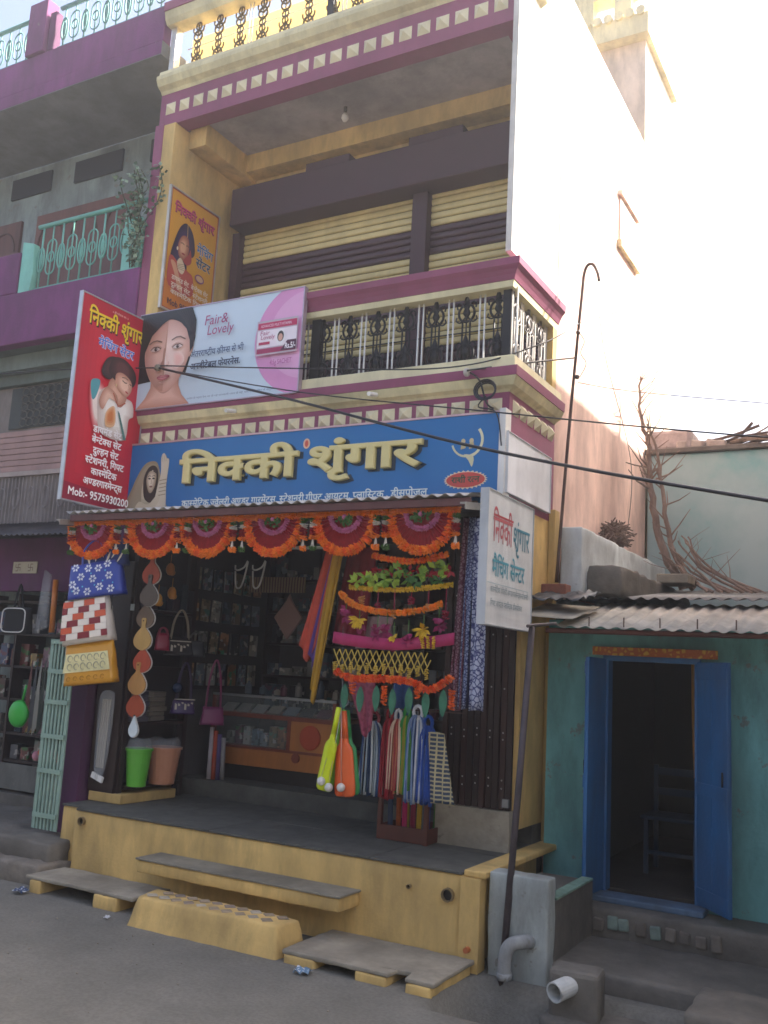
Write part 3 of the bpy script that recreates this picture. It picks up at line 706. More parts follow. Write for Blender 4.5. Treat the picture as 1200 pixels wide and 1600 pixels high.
# ================================================================== low teal house on the right
th = thing('low_house', 'low teal plastered house with open blue doors under a corrugated tin roof', 'house', (1.2, 2, 0))
MB().box(.065, .52, 1.4, 1.56, .3, 2.37).build('wall', TEALWALL, th)
MB().box(1.26, 6, 1.4, 1.56, .3, 2.37).build('wall', TEALWALL, th)
MB().box(.5201, 1.2599, 1.402, 1.558, 2.12, 2.37).build('lintel', TEALWALL, th)
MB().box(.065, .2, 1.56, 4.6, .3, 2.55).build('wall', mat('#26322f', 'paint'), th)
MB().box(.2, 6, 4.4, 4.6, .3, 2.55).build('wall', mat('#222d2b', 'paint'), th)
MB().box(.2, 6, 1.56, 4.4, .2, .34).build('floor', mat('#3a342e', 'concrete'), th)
roughen(MB().box(.06, 3.2, 1.02, 1.57, -.1, .3).build('plinth', DARKCONC, th), .03, .1, .012)
MB().box(.47, 1.31, 1.2, 1.42, .3, .345).build('door_sill', mat('#5d7690', 'grimy'), th, bevel=.01)
for x0, x1 in ((.52, .565), (1.215, 1.26)): MB().box(x0, x1, 1.385, 1.5, .346, 2.12).build('door_frame', BLUEDOOR, th)
MB().box(.565, 1.215, 1.385, 1.5, 2.06, 2.119).build('door_frame', BLUEDOOR, th)
def leaf(hx, hy, ang, w, s):
    d = Vector((math.cos(ang), math.sin(ang), 0)); n = Vector((-d.y, d.x, 0)); M = Matrix((d, n, Vector((0, 0, 1)))).transposed()
    c = Vector((hx, hy, 1.215)) + d * (w / 2)
    o = MB().obox(c, w, .028, 1.72, M).build('door_leaf', BLUEDOOR, th, bevel=.004)
    for zz in (-.78, -.05, .78): MB().obox(c + Vector((0, 0, zz)) - n * .018 * s, w, .012, .09, M).build('door_ledge', BLUEDOOR, o, bevel=.003)
    for u in (-.25, .25): MB().obox(c + d * (u * w) - n * .0155 * s, w * .47, .005, 1.7, M).build('door_plank', BLUEDOOR, o, bevel=.002)
    MB().tube([c + d * (w * .38) - n * .03 * s + Vector((0, 0, .0)), c + d * (w * .38) - n * .03 * s + Vector((0, 0, .1))], .007, 6).build('handle', IRONBLACK, o)
leaf(.535, 1.385, R(-94), .37, 1); leaf(1.245, 1.385, R(-50), .42, 1)
MB().box(.45, 1.39, 1.33, 1.345, 2.1, 2.165).build('painted_band', pattern_mat('lintel_garland', '#a85a26', '#c9a03a', 24, thr=.2), th, label='yellow and orange painted strip over the doorway')
for i in range(9):                                                        # worn blocks showing in the plinth face
    MB().obox((.62 + .1 * i + random.uniform(-.02, .02), 1.015, .2 + random.uniform(-.015, .015)), .075, .03, random.uniform(.07, .11), Matrix.Rotation(random.uniform(-.1, .1), 3, 'Y')).build('stone', mat(random.choice(('#7d8f86', '#7a7268', '#6d665d')), 'stone'), th, bevel=.012)
# concrete steps in front
st = roughen(MB().box(.42, 3.2, .16, 1.02, -.4, .115).build('step', DARKCONC, th), .03, .09, .012)
roughen(MB().box(1.5, 3.2, -.42, .155, -.4, .17).build('step', mat('#7a7368', 'concrete'), th), .03, .09, .012)
roughen(MB().box(.65, 1.498, -.3, .158, -.45, -.06).build('step', DARKCONC, th), .03, .08, .012)
# pale block beside the platform
t = thing('drain_wall', 'pale blue grey plastered block wall beside the yellow platform', 'wall', (.35, .4, 0))
roughen(MB().box(.172, .58, .05, .2, -.35, .632).build('block', mat('#b3bab6', 'grimy'), t), .014, .06, .008)
MB().box(.175, .578, .202, 1.02, -.2, .48).build('ledge', DARKCONC, t, bevel=.01)
MB().box(.5, .585, .21, 1.0, .482, .5).build('ledge', mat('#7fa08f', 'grimy'), t, bevel=.005)
# tin roofs
rf = corrugated(MB(), .3, 6, .88, 2.285, 1.95, 2.55, pitch=.115, amp=.0095, per=10, wav=.004).build('tin_roof', mat('#b2ada2', 'concrete'), th, smooth=True, fix=False)
corrugated(MB(), -.02, .46, .8, 2.352, 1.5, 2.50, pitch=.9, amp=.01, per=8).build('tin_roof', mat('#a8a295', 'concrete'), th, smooth=True, fix=False)
corrugated(MB(), .25, 6, 1.78, 2.585, 4.4, 2.9, pitch=.115, amp=.011, per=10).build('tin_roof', mat('#6e6a66', 'tin'), th, smooth=True, fix=False)
hk = MB().tube([(0, 0, -.02), (0, 0, .05)], .005, 5).mesh('roof_hook', RUST)
for i in range(6): inst(hk, 'roof_hook', (.55 + .26 * i, .9, 2.315), th)
for i in range(3): MB().tube([(.2, .95 + .42 * i, 2.26 + .1 * i), (6, .95 + .42 * i, 2.26 + .1 * i)], .02, 6).build('rafter', BROWNWOOD, th)
MB().box(.2, 6, 1.562, 4.398, 2.34, 2.38).build('ceiling', DARKWOOD, th)  # unseen ceiling added to block daylight from the gap between roof sheets
# chair inside the doorway
CHB = mat('#18324a', 'paint')
ch = thing('wooden_chair', 'blue painted wooden chair standing in the dark doorway', 'chair', (.85, 2.5, .34))
for x in (.62, 1.02):
    for y in (2.3, 2.65): MB().box(x, x + .035, y, y + .035, .34, .78 if y < 2.5 else 1.2).build('leg', CHB, ch)
MB().box(.6, 1.07, 2.27, 2.7, .78, .81).build('seat', CHB, ch, bevel=.006)
for z in (.95, 1.12): MB().box(.655, 1.02, 2.655, 2.68, z, z + .06).build('back_rail', CHB, ch)
MB().box(.655, 1.02, 2.305, 2.33, .5, .53).build('stretcher', CHB, ch)
MB().tube(curve3([(1.13, 1.75, 2.1), (1.135, 1.75, 1.6), (1.15, 1.75, 1.2)], 4), .012, 6).build('hanging_cloth', mat('#a5702a', 'cloth'), label='thin ochre cloth strip hanging in the dark doorway', cat='cloth', org=(1.13, 1.75, 1.2))

# ================================================================== white roof parapet beside the pink wall, poles, rubble
pw = thing('parapet_wall', 'weathered whitewashed parapet wall running along the pink house side', 'wall', (.1, 3, 2.5))
WW = mat('#d3dadb', 'plaster')
roughen(MB().box(.065, .26, 1.62, 4.6, 2.6, 3.17).build('wall_body', WW, pw), .018, .09, .012)
roughen(MB().box(.262, .55, 1.75, 4.6, 2.6, 2.86).build('ledge', DARKCONC, pw), .02, .09, .02)
MB().box(.5, .8, 3.2, 3.6, 2.862, 2.95).build('cement_block', CONC, pw, bevel=.01)
pole = thing('wire_pole', 'thin rusty pole with hooked top standing on a brick on the tin roof', 'pole', (.11, 1.4, 2.6))
MB().tube(curve3([(.10, 1.45, 2.68), (.17, 1.5, 4.1), (.235, 1.55, 5.2), (.25, 1.55, 5.38), (.28, 1.55, 5.46), (.33, 1.55, 5.46), (.37, 1.55, 5.38), (.385, 1.55, 5.3)], 5), .014, 8).build('tube', RUST, pole, smooth=True)
ins = MB()
for z in (4.85, 4.45): ins.ball((.215, 1.53, z), .022, nu=8, nv=5)
ins.build('insulator', mat('#5c4b45', 'plastic'), pole, smooth=True)
MB().tube(curve3([(.10, 1.45, 2.7), (.125, 1.43, 2.8), (.11, 1.47, 2.95)], 4), .005, 5).build('tie_wire', RUST, pole)
MB().tube(curve3([(.22, 1.53, 4.85), (.28, 1.5, 4.75), (.25, 1.5, 4.65), (.3, 1.5, 4.55), (.24, 1.53, 4.45)], 5), .004, 4).build('loose_wire', RUST, pole)
MB().box(.0, .21, 1.36, 1.5, 2.56, 2.66).build('brick', mat('#8e5a49', 'stone'), bevel=.008, label='loose red brick weighing down the sheet below the hooked pole', cat='brick', org=(.1, 1.43, 2.56))
tar = MB(); nx_ = 14; ny_ = 10; vs = []
rr = random.Random(5)
for j in range(ny_):
    for i in range(nx_):
        vs.append((-.12 + .6 * i / (nx_ - 1) + rr.uniform(-.01, .01), 1.0 + .42 * j / (ny_ - 1) + .04 * math.sin(i), 2.47 + .09 * j / (ny_ - 1) + .035 * abs(math.sin(i * 1.1 + j * .9)) + rr.uniform(0, .03)))
tar.add(vs, [(j * nx_ + i, j * nx_ + i + 1, (j + 1) * nx_ + i + 1, (j + 1) * nx_ + i) for j in range(ny_ - 1) for i in range(nx_ - 1)])
o = tar.build('tarpaulin', mat('#33363c', 'plastic', .45), label='crumpled dark plastic sheet lying on the tin roof edge', cat='tarpaulin', org=(.15, 1.2, 2.47), smooth=True)
o.modifiers.new('thick', 'SOLIDIFY').thickness = .004
# bundle on the parapet
nest = MB(); rr = random.Random(8)
for i in range(170):
    a = rr.uniform(0, 6.28); e = rr.uniform(-.9, 1.2); c = Vector((.14 + .10 * math.cos(a) * math.cos(e), 3.05 + .2 * math.sin(a) * math.cos(e), 3.29 + .12 * math.sin(e)))
    d = Vector((rr.uniform(-1, 1), rr.uniform(-1, 1), rr.uniform(-.6, .6))) * .1
    nest.tube([c - d, c + d * .3 + Vector((0, 0, .01)), c + d], .006, 4)
nest.ball((.14, 3.05, 3.28), .10, .2, .115, 10, 7)
nest.build('twig_bundle', mat('#7d6b60', 'bark'), label='round bundle of dry twigs sitting on the white parapet wall', cat='bundle', org=(.14, 3.05, 3.17))
# dead branches
def branch(name, pts, r0, r1, twigs, seed, label):
    rr = random.Random(seed); P = curve3(pts, 6); n = len(P); mb = MB()
    P = [p + Vector((rr.uniform(-.012, .012), rr.uniform(-.012, .012), 0)) for p in P]
    mb.tube(P, [r0 + (r1 - r0) * i / (n - 1) for i in range(n)], 7)
    for k in range(twigs):
        i = rr.randrange(n // 4, n - 1); p = P[i]; d = Vector((rr.uniform(-1, 1), rr.uniform(-.6, .4), rr.uniform(.1, 1.1))).normalized(); L = rr.uniform(.1, .4)
        r = (r0 + (r1 - r0) * i / n) * .4
        q = p + d * L * .5 + Vector((rr.uniform(-.03, .03), 0, .02)); e = p + d * L + Vector((0, 0, .06))
        mb.tube([p, q, e], [r, r * .7, r * .3], 5)
    return mb.build(name, mat('#8a786c', 'bark'), label=label, cat='branch', org=pts[0], group='dry branches propped behind the parapet')
branch('dead_branch', [(.66, 3.7, 2.85), (.42, 3.75, 3.3), (.30, 3.8, 3.9), (.27, 3.8, 4.35), (.17, 3.8, 4.75), (.18, 3.8, 5.15)], .048, .01, 26, 1, 'thickest dead branch standing upright behind the white parapet wall')
branch('dead_branch', [(.74, 3.7, 2.85), (.52, 3.72, 3.3), (.44, 3.75, 3.8), (.36, 3.75, 4.3), (.26, 3.75, 4.6)], .034, .01, 18, 2, 'slimmer dead branch crossing beside the thickest upright one')
for k in range(9):
    x = .62 + .035 * k; g_ = random.Random(k).uniform(-.05, .08)
    branch('dead_branch', [(x + .3 + .03 * k, 3.45 + .02 * k, 2.8), (x + g_, 3.6, 2.98 + .012 * k + g_ * .6), (x - .2, 3.7, 3.16 + .03 * k + g_)], .016, .008, 2, 20 + k, 'thin dry stick in the heap leaning at the foot of the branches')
# grey house behind
gh = thing('plastered_house', 'faded grey and teal plastered house wall behind the tin roofs with sticks along its top', 'house', (2, 5, 0))
gw = mat('#a9aaa5', 'grimy'); 
m = bpy.data.materials.new('faded_limewash'); m.use_nodes = True; n = m.node_tree.nodes; l = m.node_tree.links
geo = n.new('ShaderNodeNewGeometry'); a = n.new('ShaderNodeTexNoise'); a.inputs['Scale'].default_value = .9; a.inputs['Detail'].default_value = 8; a.inputs['Roughness'].default_value = .65
l.new(geo.outputs['Position'], a.inputs['Vector']); r = n.new('ShaderNodeValToRGB'); e = r.color_ramp.elements
e[0].position = .36; e[0].color = (*lin('#82bcbc'), 1); e[1].position = .6; e[1].color = (*lin('#b4cccc'), 1)
x = e.new(.48); x.color = (*lin('#a6c4c4'), 1); l.new(a.outputs['Fac'], r.inputs[0]); l.new(r.outputs[0], n['Principled BSDF'].inputs['Base Color']); n['Principled BSDF'].inputs['Roughness'].default_value = .9
MB().box(.02, 7, 4.76, 8, 2.4, 4.5).build('wall', m, gh, bevel=.02)
MB().box(.0, 7, 4.7, 8, 4.502, 4.56).build('roof_edge', DARKCONC, gh, bevel=.01)
rr = random.Random(12); rb = MB()
for i in range(46):
    x = .1 + rr.uniform(0, .75); rb.obox((x, 4.9 + rr.uniform(0, .3), 4.6 + rr.uniform(0, .1) * (1 - x)), rr.uniform(.08, .2), rr.uniform(.1, .2), rr.uniform(.05, .13), Matrix.Rotation(rr.uniform(-.5, .5), 3, 'Y'))
rb.build('rubble', mat('#b3a79e', 'stone'), gh, bevel=.02)
MB().box(.0, .5, 4.85, 5.3, 4.562, 4.82).build('masonry_stub', mat('#b5a8a4', 'stone'), gh, bevel=.05)
for k in range(34):
    x = .75 + rr.uniform(0, 2.2); L = rr.uniform(.35, .8); a_ = rr.uniform(-.9, .9); z = 4.6 + rr.uniform(0, .1)
    MB().tube(curve3([(x - L * .6, 4.9 + rr.uniform(0, .4), z), (x, 4.95, z + .05), (x + L * .5 * math.cos(a_), 4.95, z + L * .5 * abs(math.sin(a_)) + .03)], 3), rr.uniform(.01, .028), 5).build('stick', mat(rr.choice(('#7d6a5e', '#94806f', '#6b5b52')), 'bark'), gh)
# tall plain house out of view to the right, added to shade the lane
nh = thing('added_shade_house', 'unseen tall plain plastered house added to shade the lane', 'building', (5, 4, 0))
MB().box(3.2, 8, -1.2, 10, 0, 8.3).build('wall', mat('#bdb3a4', 'plaster'), nh)
for y in (.6, 3.4, 6.2):
    for z in (1.2, 4.2): MB().box(3.16, 3.199, y, y + 1.0, z, z + 1.2).build('window', mat('#3b4a50', 'paint'), nh)
MB().box(3.1, 8, -1.3, 10.1, 8.302, 8.4).build('roof_slab', CONC, nh)

# unseen houses across the street behind the viewer, added to dim the lane
for k, (x0, x1, h, col, lb) in enumerate(((-22, -9.2, 5.6, '#77746e', 'unseen grey plastered house with shuttered ground floor, added across the street to dim the lane'), (-9, .2, 5.0, '#7d7f80', 'unseen low pale grey house facing the shop, added across the street to dim the lane'), (.4, 12, 5.8, '#737271', 'unseen stone grey house added across the street to dim the lane'))):
    t = thing('added_street_house', lb, 'building', ((x0 + x1) / 2, -11, 0))
    MB().box(x0, x1, -15, -9.6, 0, h).build('wall', mat(col, 'plaster'), t)
    MB().box(x0, x1, -9.598, -8.7, 3.2, 3.35).build('canopy', mat('#57534c', 'concrete'), t)
    n_ = int((x1 - x0) / 2.2)
    for i in range(n_):
        xx = x0 + .5 + 2.2 * i
        MB().box(xx, xx + 1.5, -9.598, -9.56, .1, 2.6).build('shop_shutter', mat(('#4a4f52', '#3f4a44', '#54463c')[i % 3], 'metal'), t)
        MB().box(xx + .2, xx + 1.2, -9.598, -9.57, 3.6, 4.6).build('window', mat('#2f3538', 'paint'), t)

# ================================================================== pipes, post, cables
t = thing('pipe_elbow', 'white plastic pipe bend coming out of the pale block wall', 'pipe', (.38, -.05, 0))
MB().tube(curve3([(.46, .06, .24), (.43, -.03, .25), (.38, -.08, .23), (.355, -.09, .16), (.355, -.09, .05)], 5), .043, 14).build('bend', mat('#a3a6a6', 'grimy'), t, smooth=True)
MB().tube([(.355, -.09, .07), (.355, -.09, .03)], .05, 14).build('collar', mat('#a3a6a6', 'grimy'), t, smooth=True)
t = thing('pipe_outlet', 'open ended white plastic pipe pointing out over the drain', 'pipe', (.76, -.3, .1))
d = Vector((-.35, -.9, -.12)).normalized(); c = Vector((.80, -.25, .11)); M = d.to_track_quat('Z', 'Y').to_matrix()
MB().lathe([(.058, -.12), (.058, .1), (.05, .1), (.05, -.1)], c, 20, M=M, cap=False).build('pipe', mat('#bdbfbc', 'grimy'), t, smooth=False)
MB().lathe([(.0505, -.1), (.0505, -.098)], c, 20, M=M).build('pipe_inside', mat('#141312', 'paint'), t)
MB().obox((.83, -.12, .05), .3, .22, .3, Matrix.Rotation(.1, 3, 'Z')).build('cement_bed', DARKCONC, t, bevel=.03)
t = thing('roof_post', 'leaning dark iron post between the shop platform and the low house', 'post', (.3, 0, 0))
MB().tube([(.29, -.02, -.3), (.335, .1, 1.1), (.365, .2, 2.24)], .024, 8).build('post', mat('#4a4144', 'iron'), t, smooth=True)
MB().tube([(.345, .75, 2.30), (.365, .2, 2.25), (.37, .1, 2.24)], .012, 6).build('arm', mat('#4a4144', 'iron'), t)
def cable(pts, r, label, k=10, col='#17171a'):
    MB().tube(curve3(pts, k), r, 6).build('power_cable', mat(col, 'plastic'), label=label, cat='cable', org=pts[0], group='overhead cables across the shop front', smooth=True)
cable([(-3.52, .40, 4.60), (-1.66, .02, 4.0), (.22, -.4, 3.37), (2.1, -.8, 2.86), (4.5, -1.3, 2.3)], .011, 'thick black cable sagging across the blue sign from the cream advert board')
cable([(-9, .35, 4.9), (-5.3, .38, 4.75), (-3.53, .4, 4.6)], .007, 'thin cable running from the purple house to the knot on the advert board')
cable([(-3.52, .4, 4.62), (-1.73, .3, 4.36), (-.4, .3, 4.22), (.12, .8, 4.5), (.22, 1.53, 4.93)], .006, 'thin cable rising past the balcony corner to the hooked pole')
cable([(.22, 1.53, 4.93), (.9, 1.65, 5.08), (3.2, 2.1, 5.5)], .003, 'wire going on from the upper insulator of the hooked pole, thinned and paled as if lost in glare', col='#8d8078')  # cable drawn thinner and paler past the pole to imitate glare
cable([(-3.5, .4, 4.59), (-1.7, .2, 4.12), (-.1, .1, 3.8), (1.9, -.1, 3.4), (4, -.4, 3.05)], .0055, 'thin cable crossing just above the blue sign top')
cable([(-.28, .36, 4.2), (.0, .7, 4.33), (.2, 1.52, 4.62)], .008, 'short cable tied to the insulator on the shop corner')
cable([(.22, 1.53, 4.4), (.9, 1.6, 4.25), (3.1, 1.8, 3.9)], .004, 'faint wire leading right from the hooked pole', col='#6a5d58')
cable([(.385, 1.55, 5.3), (.42, 1.6, 4.7), (.45, 2.4, 3.9), (.3, 2.9, 3.35)], .0035, 'loose thin wire dropping from the pole hook to the twig bundle', col='#8b7a72')
t = thing('wire_bracket', 'coil of black wire and white insulator on the balcony corner', 'bracket', (-.15, .42, 4.0))
MB().ball((-.3, .40, 4.2), .03, .03, .035, 8, 6).build('insulator', mat('#b9b4ac', 'plastic'), t, smooth=True)
cw = MB()
for k in range(3): ring(cw, (-.15, .44 - .012 * k, 4.05), .075 + .008 * k, .06 + .01 * k, .007, 18)
cw.tube(curve3([(-.28, .4, 4.2), (-.2, .42, 4.13), (-.14, .43, 3.95), (-.08, .44, 3.9)], 5), .008, 5)
cw.tube(curve3([(-.14, .42, 4.0), (-.2, .42, 3.92), (-.05, .42, 3.86), (.0, .42, 3.6)], 5), .006, 5)
cw.build('wire_coil', mat('#1a1a1c', 'plastic'), t)
MB().ball((-3.52, .4, 4.6), .04, .03, .035, 8, 6).build('cable_knot', mat('#77705f', 'plastic'), label='grey knot of cable and insulator hanging before the advert board', cat='insulator', org=(-3.52, .41, 4.6), smooth=True)

# ================================================================== signboards
def board(name, label, P, w, h, t, face, edge, cat='sign', rim=.018):
    o = P(w / 2, 0, 0); s = thing(name, label, cat, o)
    MB().prism([(0, 0), (w, 0), (w, h), (0, h)], P, t).build('panel', face, s)
    Q = lambda a, b, c: P(a, b, c + t * 0)
    fr = MB()
    for a0, a1, b0, b1 in ((-rim, w + rim, -rim, 0), (-rim, w + rim, h, h + rim), (-rim, 0, 0, h), (w, w + rim, 0, h)):
        fr.prism([(a0, b0), (a1, b0), (a1, b1), (a0, b1)], lambda a, b, c: P(a, b, c - .006), t + .014)
    fr.build('frame', edge, s)
    return s
INK = lambda P, t: Print(lambda a, b, c=0: P(a, b, c + t))
# ---- blue main sign
P = front(-3.86, .50, 3.17); Wm, Hm, Tm = 3.83, .70, .045
ms = board('shop_sign', 'wide blue shop sign with raised gold lettering and veiled woman above the awning', P, Wm, Hm, Tm, mat('#0a66a4', 'vinyl'), mat('#c9a3a0', 'metal'), rim=.016)
pr = INK(P, Tm)
ux = lambda x: x + 3.86
zz = lambda z: z - 3.17
# woman with veil, sepia print
L0 = ux(-3.74); B0 = zz(3.27)
pr.soft([(L0 - .06, B0 - .05), (L0 + .0, B0 + .2), (L0 + .12, B0 + .4), (L0 + .25, B0 + .43), (L0 + .31, B0 + .36), (L0 + .36, B0 + .18), (L0 + .43, B0 + .02), (L0 + .43, B0 - .05)], '#8f8468', '#c2b89c', 6, 5)
pr.poly([(L0 - .02, B0 - .04), (L0 + .04, B0 + .2), (L0 + .14, B0 + .36), (L0 + .2, B0 + .38), (L0 + .12, B0 + .2), (L0 + .12, B0 - .02)], '#9a8f76', 5)
pr.poly([(L0 + .16, B0 + .08), (L0 + .13, B0 + .25), (L0 + .17, B0 + .36), (L0 + .24, B0 + .39), (L0 + .3, B0 + .34), (L0 + .31, B0 + .2), (L0 + .27, B0 + .04)], '#2d2420', 5)
pr.soft([(L0 + .2, B0 + .15), (L0 + .165, B0 + .25), (L0 + .19, B0 + .33), (L0 + .24, B0 + .355), (L0 + .285, B0 + .3), (L0 + .28, B0 + .2), (L0 + .24, B0 + .13)], '#9c8a70', '#dccfb8', 6, 5, (L0 + .22, B0 + .25))
pr.poly([(L0 + .235, B0 + .36), (L0 + .19, B0 + .33), (L0 + .23, B0 + .34), (L0 + .285, B0 + .31)], '#2d2420', 3)
for ex in (.205, .255): pr.oval(L0 + ex, B0 + .265, .017, .008, '#1f1815', -6); pr.line([(L0 + ex - .02, B0 + .285), (L0 + ex, B0 + .293), (L0 + ex + .02, B0 + .286)], .006, '#2a201b')
pr.line([(L0 + .232, B0 + .26), (L0 + .238, B0 + .222), (L0 + .226, B0 + .216)], .006, '#a08d73'); pr.oval(L0 + .232, B0 + .188, .02, .009, '#7c5146')
pr.oval(L0 + .237, B0 + .34, .006, .006, '#d8cdb5')
pr.poly([(L0 + .33, B0 - .04), (L0 + .3, B0 + .1), (L0 + .34, B0 + .3), (L0 + .33, B0 + .46), (L0 + .36, B0 + .5), (L0 + .4, B0 + .45), (L0 + .43, B0 + .42), (L0 + .42, B0 + .2), (L0 + .43, B0 - .04)], '#c8bda6', 4)
pr.poly([(L0 + .06, B0 - .05), (L0 + .1, B0 + .05), (L0 + .22, B0 + .02), (L0 + .33, B0 + .12), (L0 + .35, B0 + .06), (L0 + .26, B0 - .05)], '#c3b79c', 4)
for k in range(5): pr.line([(L0 + .335, B0 + .1 + .035 * k), (L0 + .42, B0 + .11 + .035 * k)], .008, '#8e7f66')
for k in range(3): pr.line([(L0 + .345 + .024 * k, B0 + .42), (L0 + .345 + .024 * k, B0 + .48)], .003, '#8e7f66')
pr.build('printed_portrait', ms)
# raised letters
GOLD = mat('#d3c485', 'plastic', .35)
l3 = MB(); text_to(l3, 'निक्की', P, ux(-3.16), zz(3.475), .2, 1.31, .02, 0, Tm + .016, ext=.05, bev=.018); l3.build('lettering', GOLD, ms, fix=False)
l3 = MB(); text_to(l3, 'श्रृंगार', P, ux(-1.75), zz(3.50), .195, 1.08, .02, 0, Tm + .016, ext=.05, bev=.018); l3.build('lettering', GOLD, ms, fix=False)
sh = Print(lambda a, b, c=0: P(a, b, c + Tm - .001)); sh.text('निक्की', ux(-3.145), zz(3.462), .2, '#0a2438', 1.33, .06); sh.text('श्रृंगार', ux(-1.735), zz(3.487), .195, '#0a2438', 1.10, .06); sh.build('letter_shadow', ms)  # dark offset copy painted as outline and shadow of the raised letters
tx = INK(P, Tm)
tx.text('कास्मेटिक,ज्वेलरी,अण्डर गारमेंट्स, स्टेशनरी,गीफ्ट आयटम, प्लास्टिक , डीसपोजल', ux(-3.12), zz(3.255), .052, '#dfe6df', 2.5, .018)
tx.build('lettering', ms); tx = INK(P, Tm)
cx, cz = ux(-.30), zz(3.36)
tx.poly([(cx + (.185 if i % 2 else .165) * math.cos(i * math.pi / 28), cz + (.075 if i % 2 else .062) * math.sin(i * math.pi / 28)) for i in range(56)], '#dfc9a6')
tx.oval(cx, cz, .163, .06, '#c2453a'); tx.text('राशी रत्न', cx, cz - .02, .042, '#2f4a2a', .24, .03, 'c'); tx.build('badge', ms); tx = INK(P, Tm)
tx.oval(ux(-1.79), zz(3.75), .035, .045, '#d9b08c'); tx.oval(ux(-1.79), zz(3.75), .018, .03, '#c2452f')
tx.build('flame_mark', ms)
em = INK(P, Tm); ex, ez = ux(-.28), zz(3.63)
def arc(c, r, a0, a1, n=12): return [(c[0] + r * math.cos(R(a0 + (a1 - a0) * i / n)), c[1] + r * math.sin(R(a0 + (a1 - a0) * i / n))) for i in range(n + 1)]
em.line(arc((ex - .02, ez + .04), .125, 195, 300), .016, '#c9c49c'); em.line(arc((ex - .02, ez + .04), .13, 290, 400), .022, '#d3cfa8')
em.poly([(ex - .04, ez - .07), (ex + .04, ez - .09), (ex + .03, ez - .17), (ex - .0, ez - .12)], '#c9c49c', 3)
for s in (-.05, .02):
    em.oval(ex + s, ez + .035, .018, .02, '#c9b98a'); em.poly([(ex + s - .02, ez - .03), (ex + s + .022, ez - .02), (ex + s + .02, ez + .02), (ex + s - .016, ez + .02)], '#b9a878')
em.build('emblem', ms)
MB().box(-.03, .02, .44, .55, 3.17, 3.9).build('end_post', WHITE, ms)

# ---- red hanging sign
P = side(-3.83, -.33, 3.22); Wr, Hr, Tr = .86, 1.9, .03
rs = board('hanging_sign', 'tall red hanging sign with woman in white and phone number at the shop corner', P, Wr, Hr, Tr, mat('#bb1526', 'vinyl'), mat('#b9bcc0', 'metal'), rim=.012)
p = INK(P, Tr)
p.soft([(0.005, .005), (Wr - .005, .005), (Wr - .005, Hr - .005), (.005, Hr - .005)], '#ae1430', '#d81f36', 8, 0, (.5, 1.1), .8)
p.poly([(0, 0), (Wr, 0), (Wr, .1), (0, .16)], '#8f1134')
p.text('निक्की श्रृंगार', .09, 1.64, .12, '#1f0d0c', .70, .05); p.text('निक्की श्रृंगार', .085, 1.648, .12, '#e5c51f', .70, .028)
p.text('मेचिंग सेंटर', .225, 1.465, .075, '#d8dff0', .46, .05); p.text('मेचिंग सेंटर', .225, 1.465, .075, '#2f63c4', .46, .012)
p.text('॥ श्री गणेशाय नमः ॥', .36, 1.83, .018, '#e8b8ae', .2, .01)
p.build('print', rs); p = Print(lambda a, b, c=0: P(a, b, c + Tr + .03))
for i, (t_, w_) in enumerate((('डायमंड सेट', .36), ('बेन्टेक्स सेट', .37), ('दुल्हन सेट', .32), ('स्टेशनरी, गिफ्ट', .48), ('कास्मेटिक', .32), ('अण्डरगारमेन्ट्स', .48))):
    p.text(t_, .43, .66 - .098 * i, .055, '#f2eeee', w_, .026, 'c')
p.text('Mob:- 9575930200', .035, .045, .062, '#f6f3f2', .73, .02); p.build('lettering', rs)
# woman looking down
wm = Print(lambda a, b, c=0: P(.47 + (a - .46) * .9, 1.13 + (b - 1.22) * .92, c + Tr + .012)); cx, cz = .46, 1.22
wm.soft([(cx - .33, cz - .02), (cx - .22, cz + .02), (cx - .1, cz - .06), (cx - .08, cz - .3), (cx - .2, cz - .5), (cx - .3, cz - .3)], '#c23a44', '#e8d8d0', 7, 5, k=.4)
wm.poly([(cx - .32, cz - .01), (cx - .2, cz + .02), (cx - .24, cz - .16), (cx - .29, cz - .18)], '#4b95a0', 4)
wm.soft([(cx - .2, cz - .1), (cx - .02, cz + .02), (cx + .1, cz - .06), (cx + .26, cz - .08), (cx + .3, cz - .22), (cx + .24, cz - .28), (cx + .2, cz - .5), (cx - .12, cz - .5), (cx - .2, cz - .3)], '#c9b8b0', '#f2eee8', 6, 5, k=.45)
wm.soft([(cx - .04, cz + .1), (cx + .08, cz + .04), (cx + .18, cz - .06), (cx + .1, cz - .18), (cx - .02, cz - .1), (cx - .1, cz - .04)], '#b27f6a', '#d9ab94', 5, 5)
wm.soft([(cx - .16, cz + .25), (cx - .2, cz + .12), (cx - .11, cz + .06), (cx - .03, cz + .12), (cx + .0, cz + .3), (cx - .08, cz + .31)], '#241014', '#4a2628', 5, 5)
wm.soft([(cx - .1, cz + .14), (cx - .06, cz + .3), (cx + .1, cz + .33), (cx + .26, cz + .24), (cx + .28, cz + .12), (cx + .2, cz + .05), (cx + .05, cz + .06)], '#2a1316', '#5a3032', 6, 5, (cx + .08, cz + .24))
wm.soft([(cx + .0, cz + .15), (cx + .09, cz + .18), (cx + .21, cz + .13), (cx + .235, cz + .04), (cx + .17, cz - .05), (cx + .06, cz - .02), (cx - .0, cz + .06)], '#b9836d', '#e6bfa9', 7, 5, (cx + .13, cz + .06))
wm.line([(cx + .09, cz + .105), (cx + .13, cz + .09), (cx + .16, cz + .095)], .01, '#2a1516'); wm.line([(cx + .195, cz + .095), (cx + .222, cz + .085)], .009, '#2a1516')
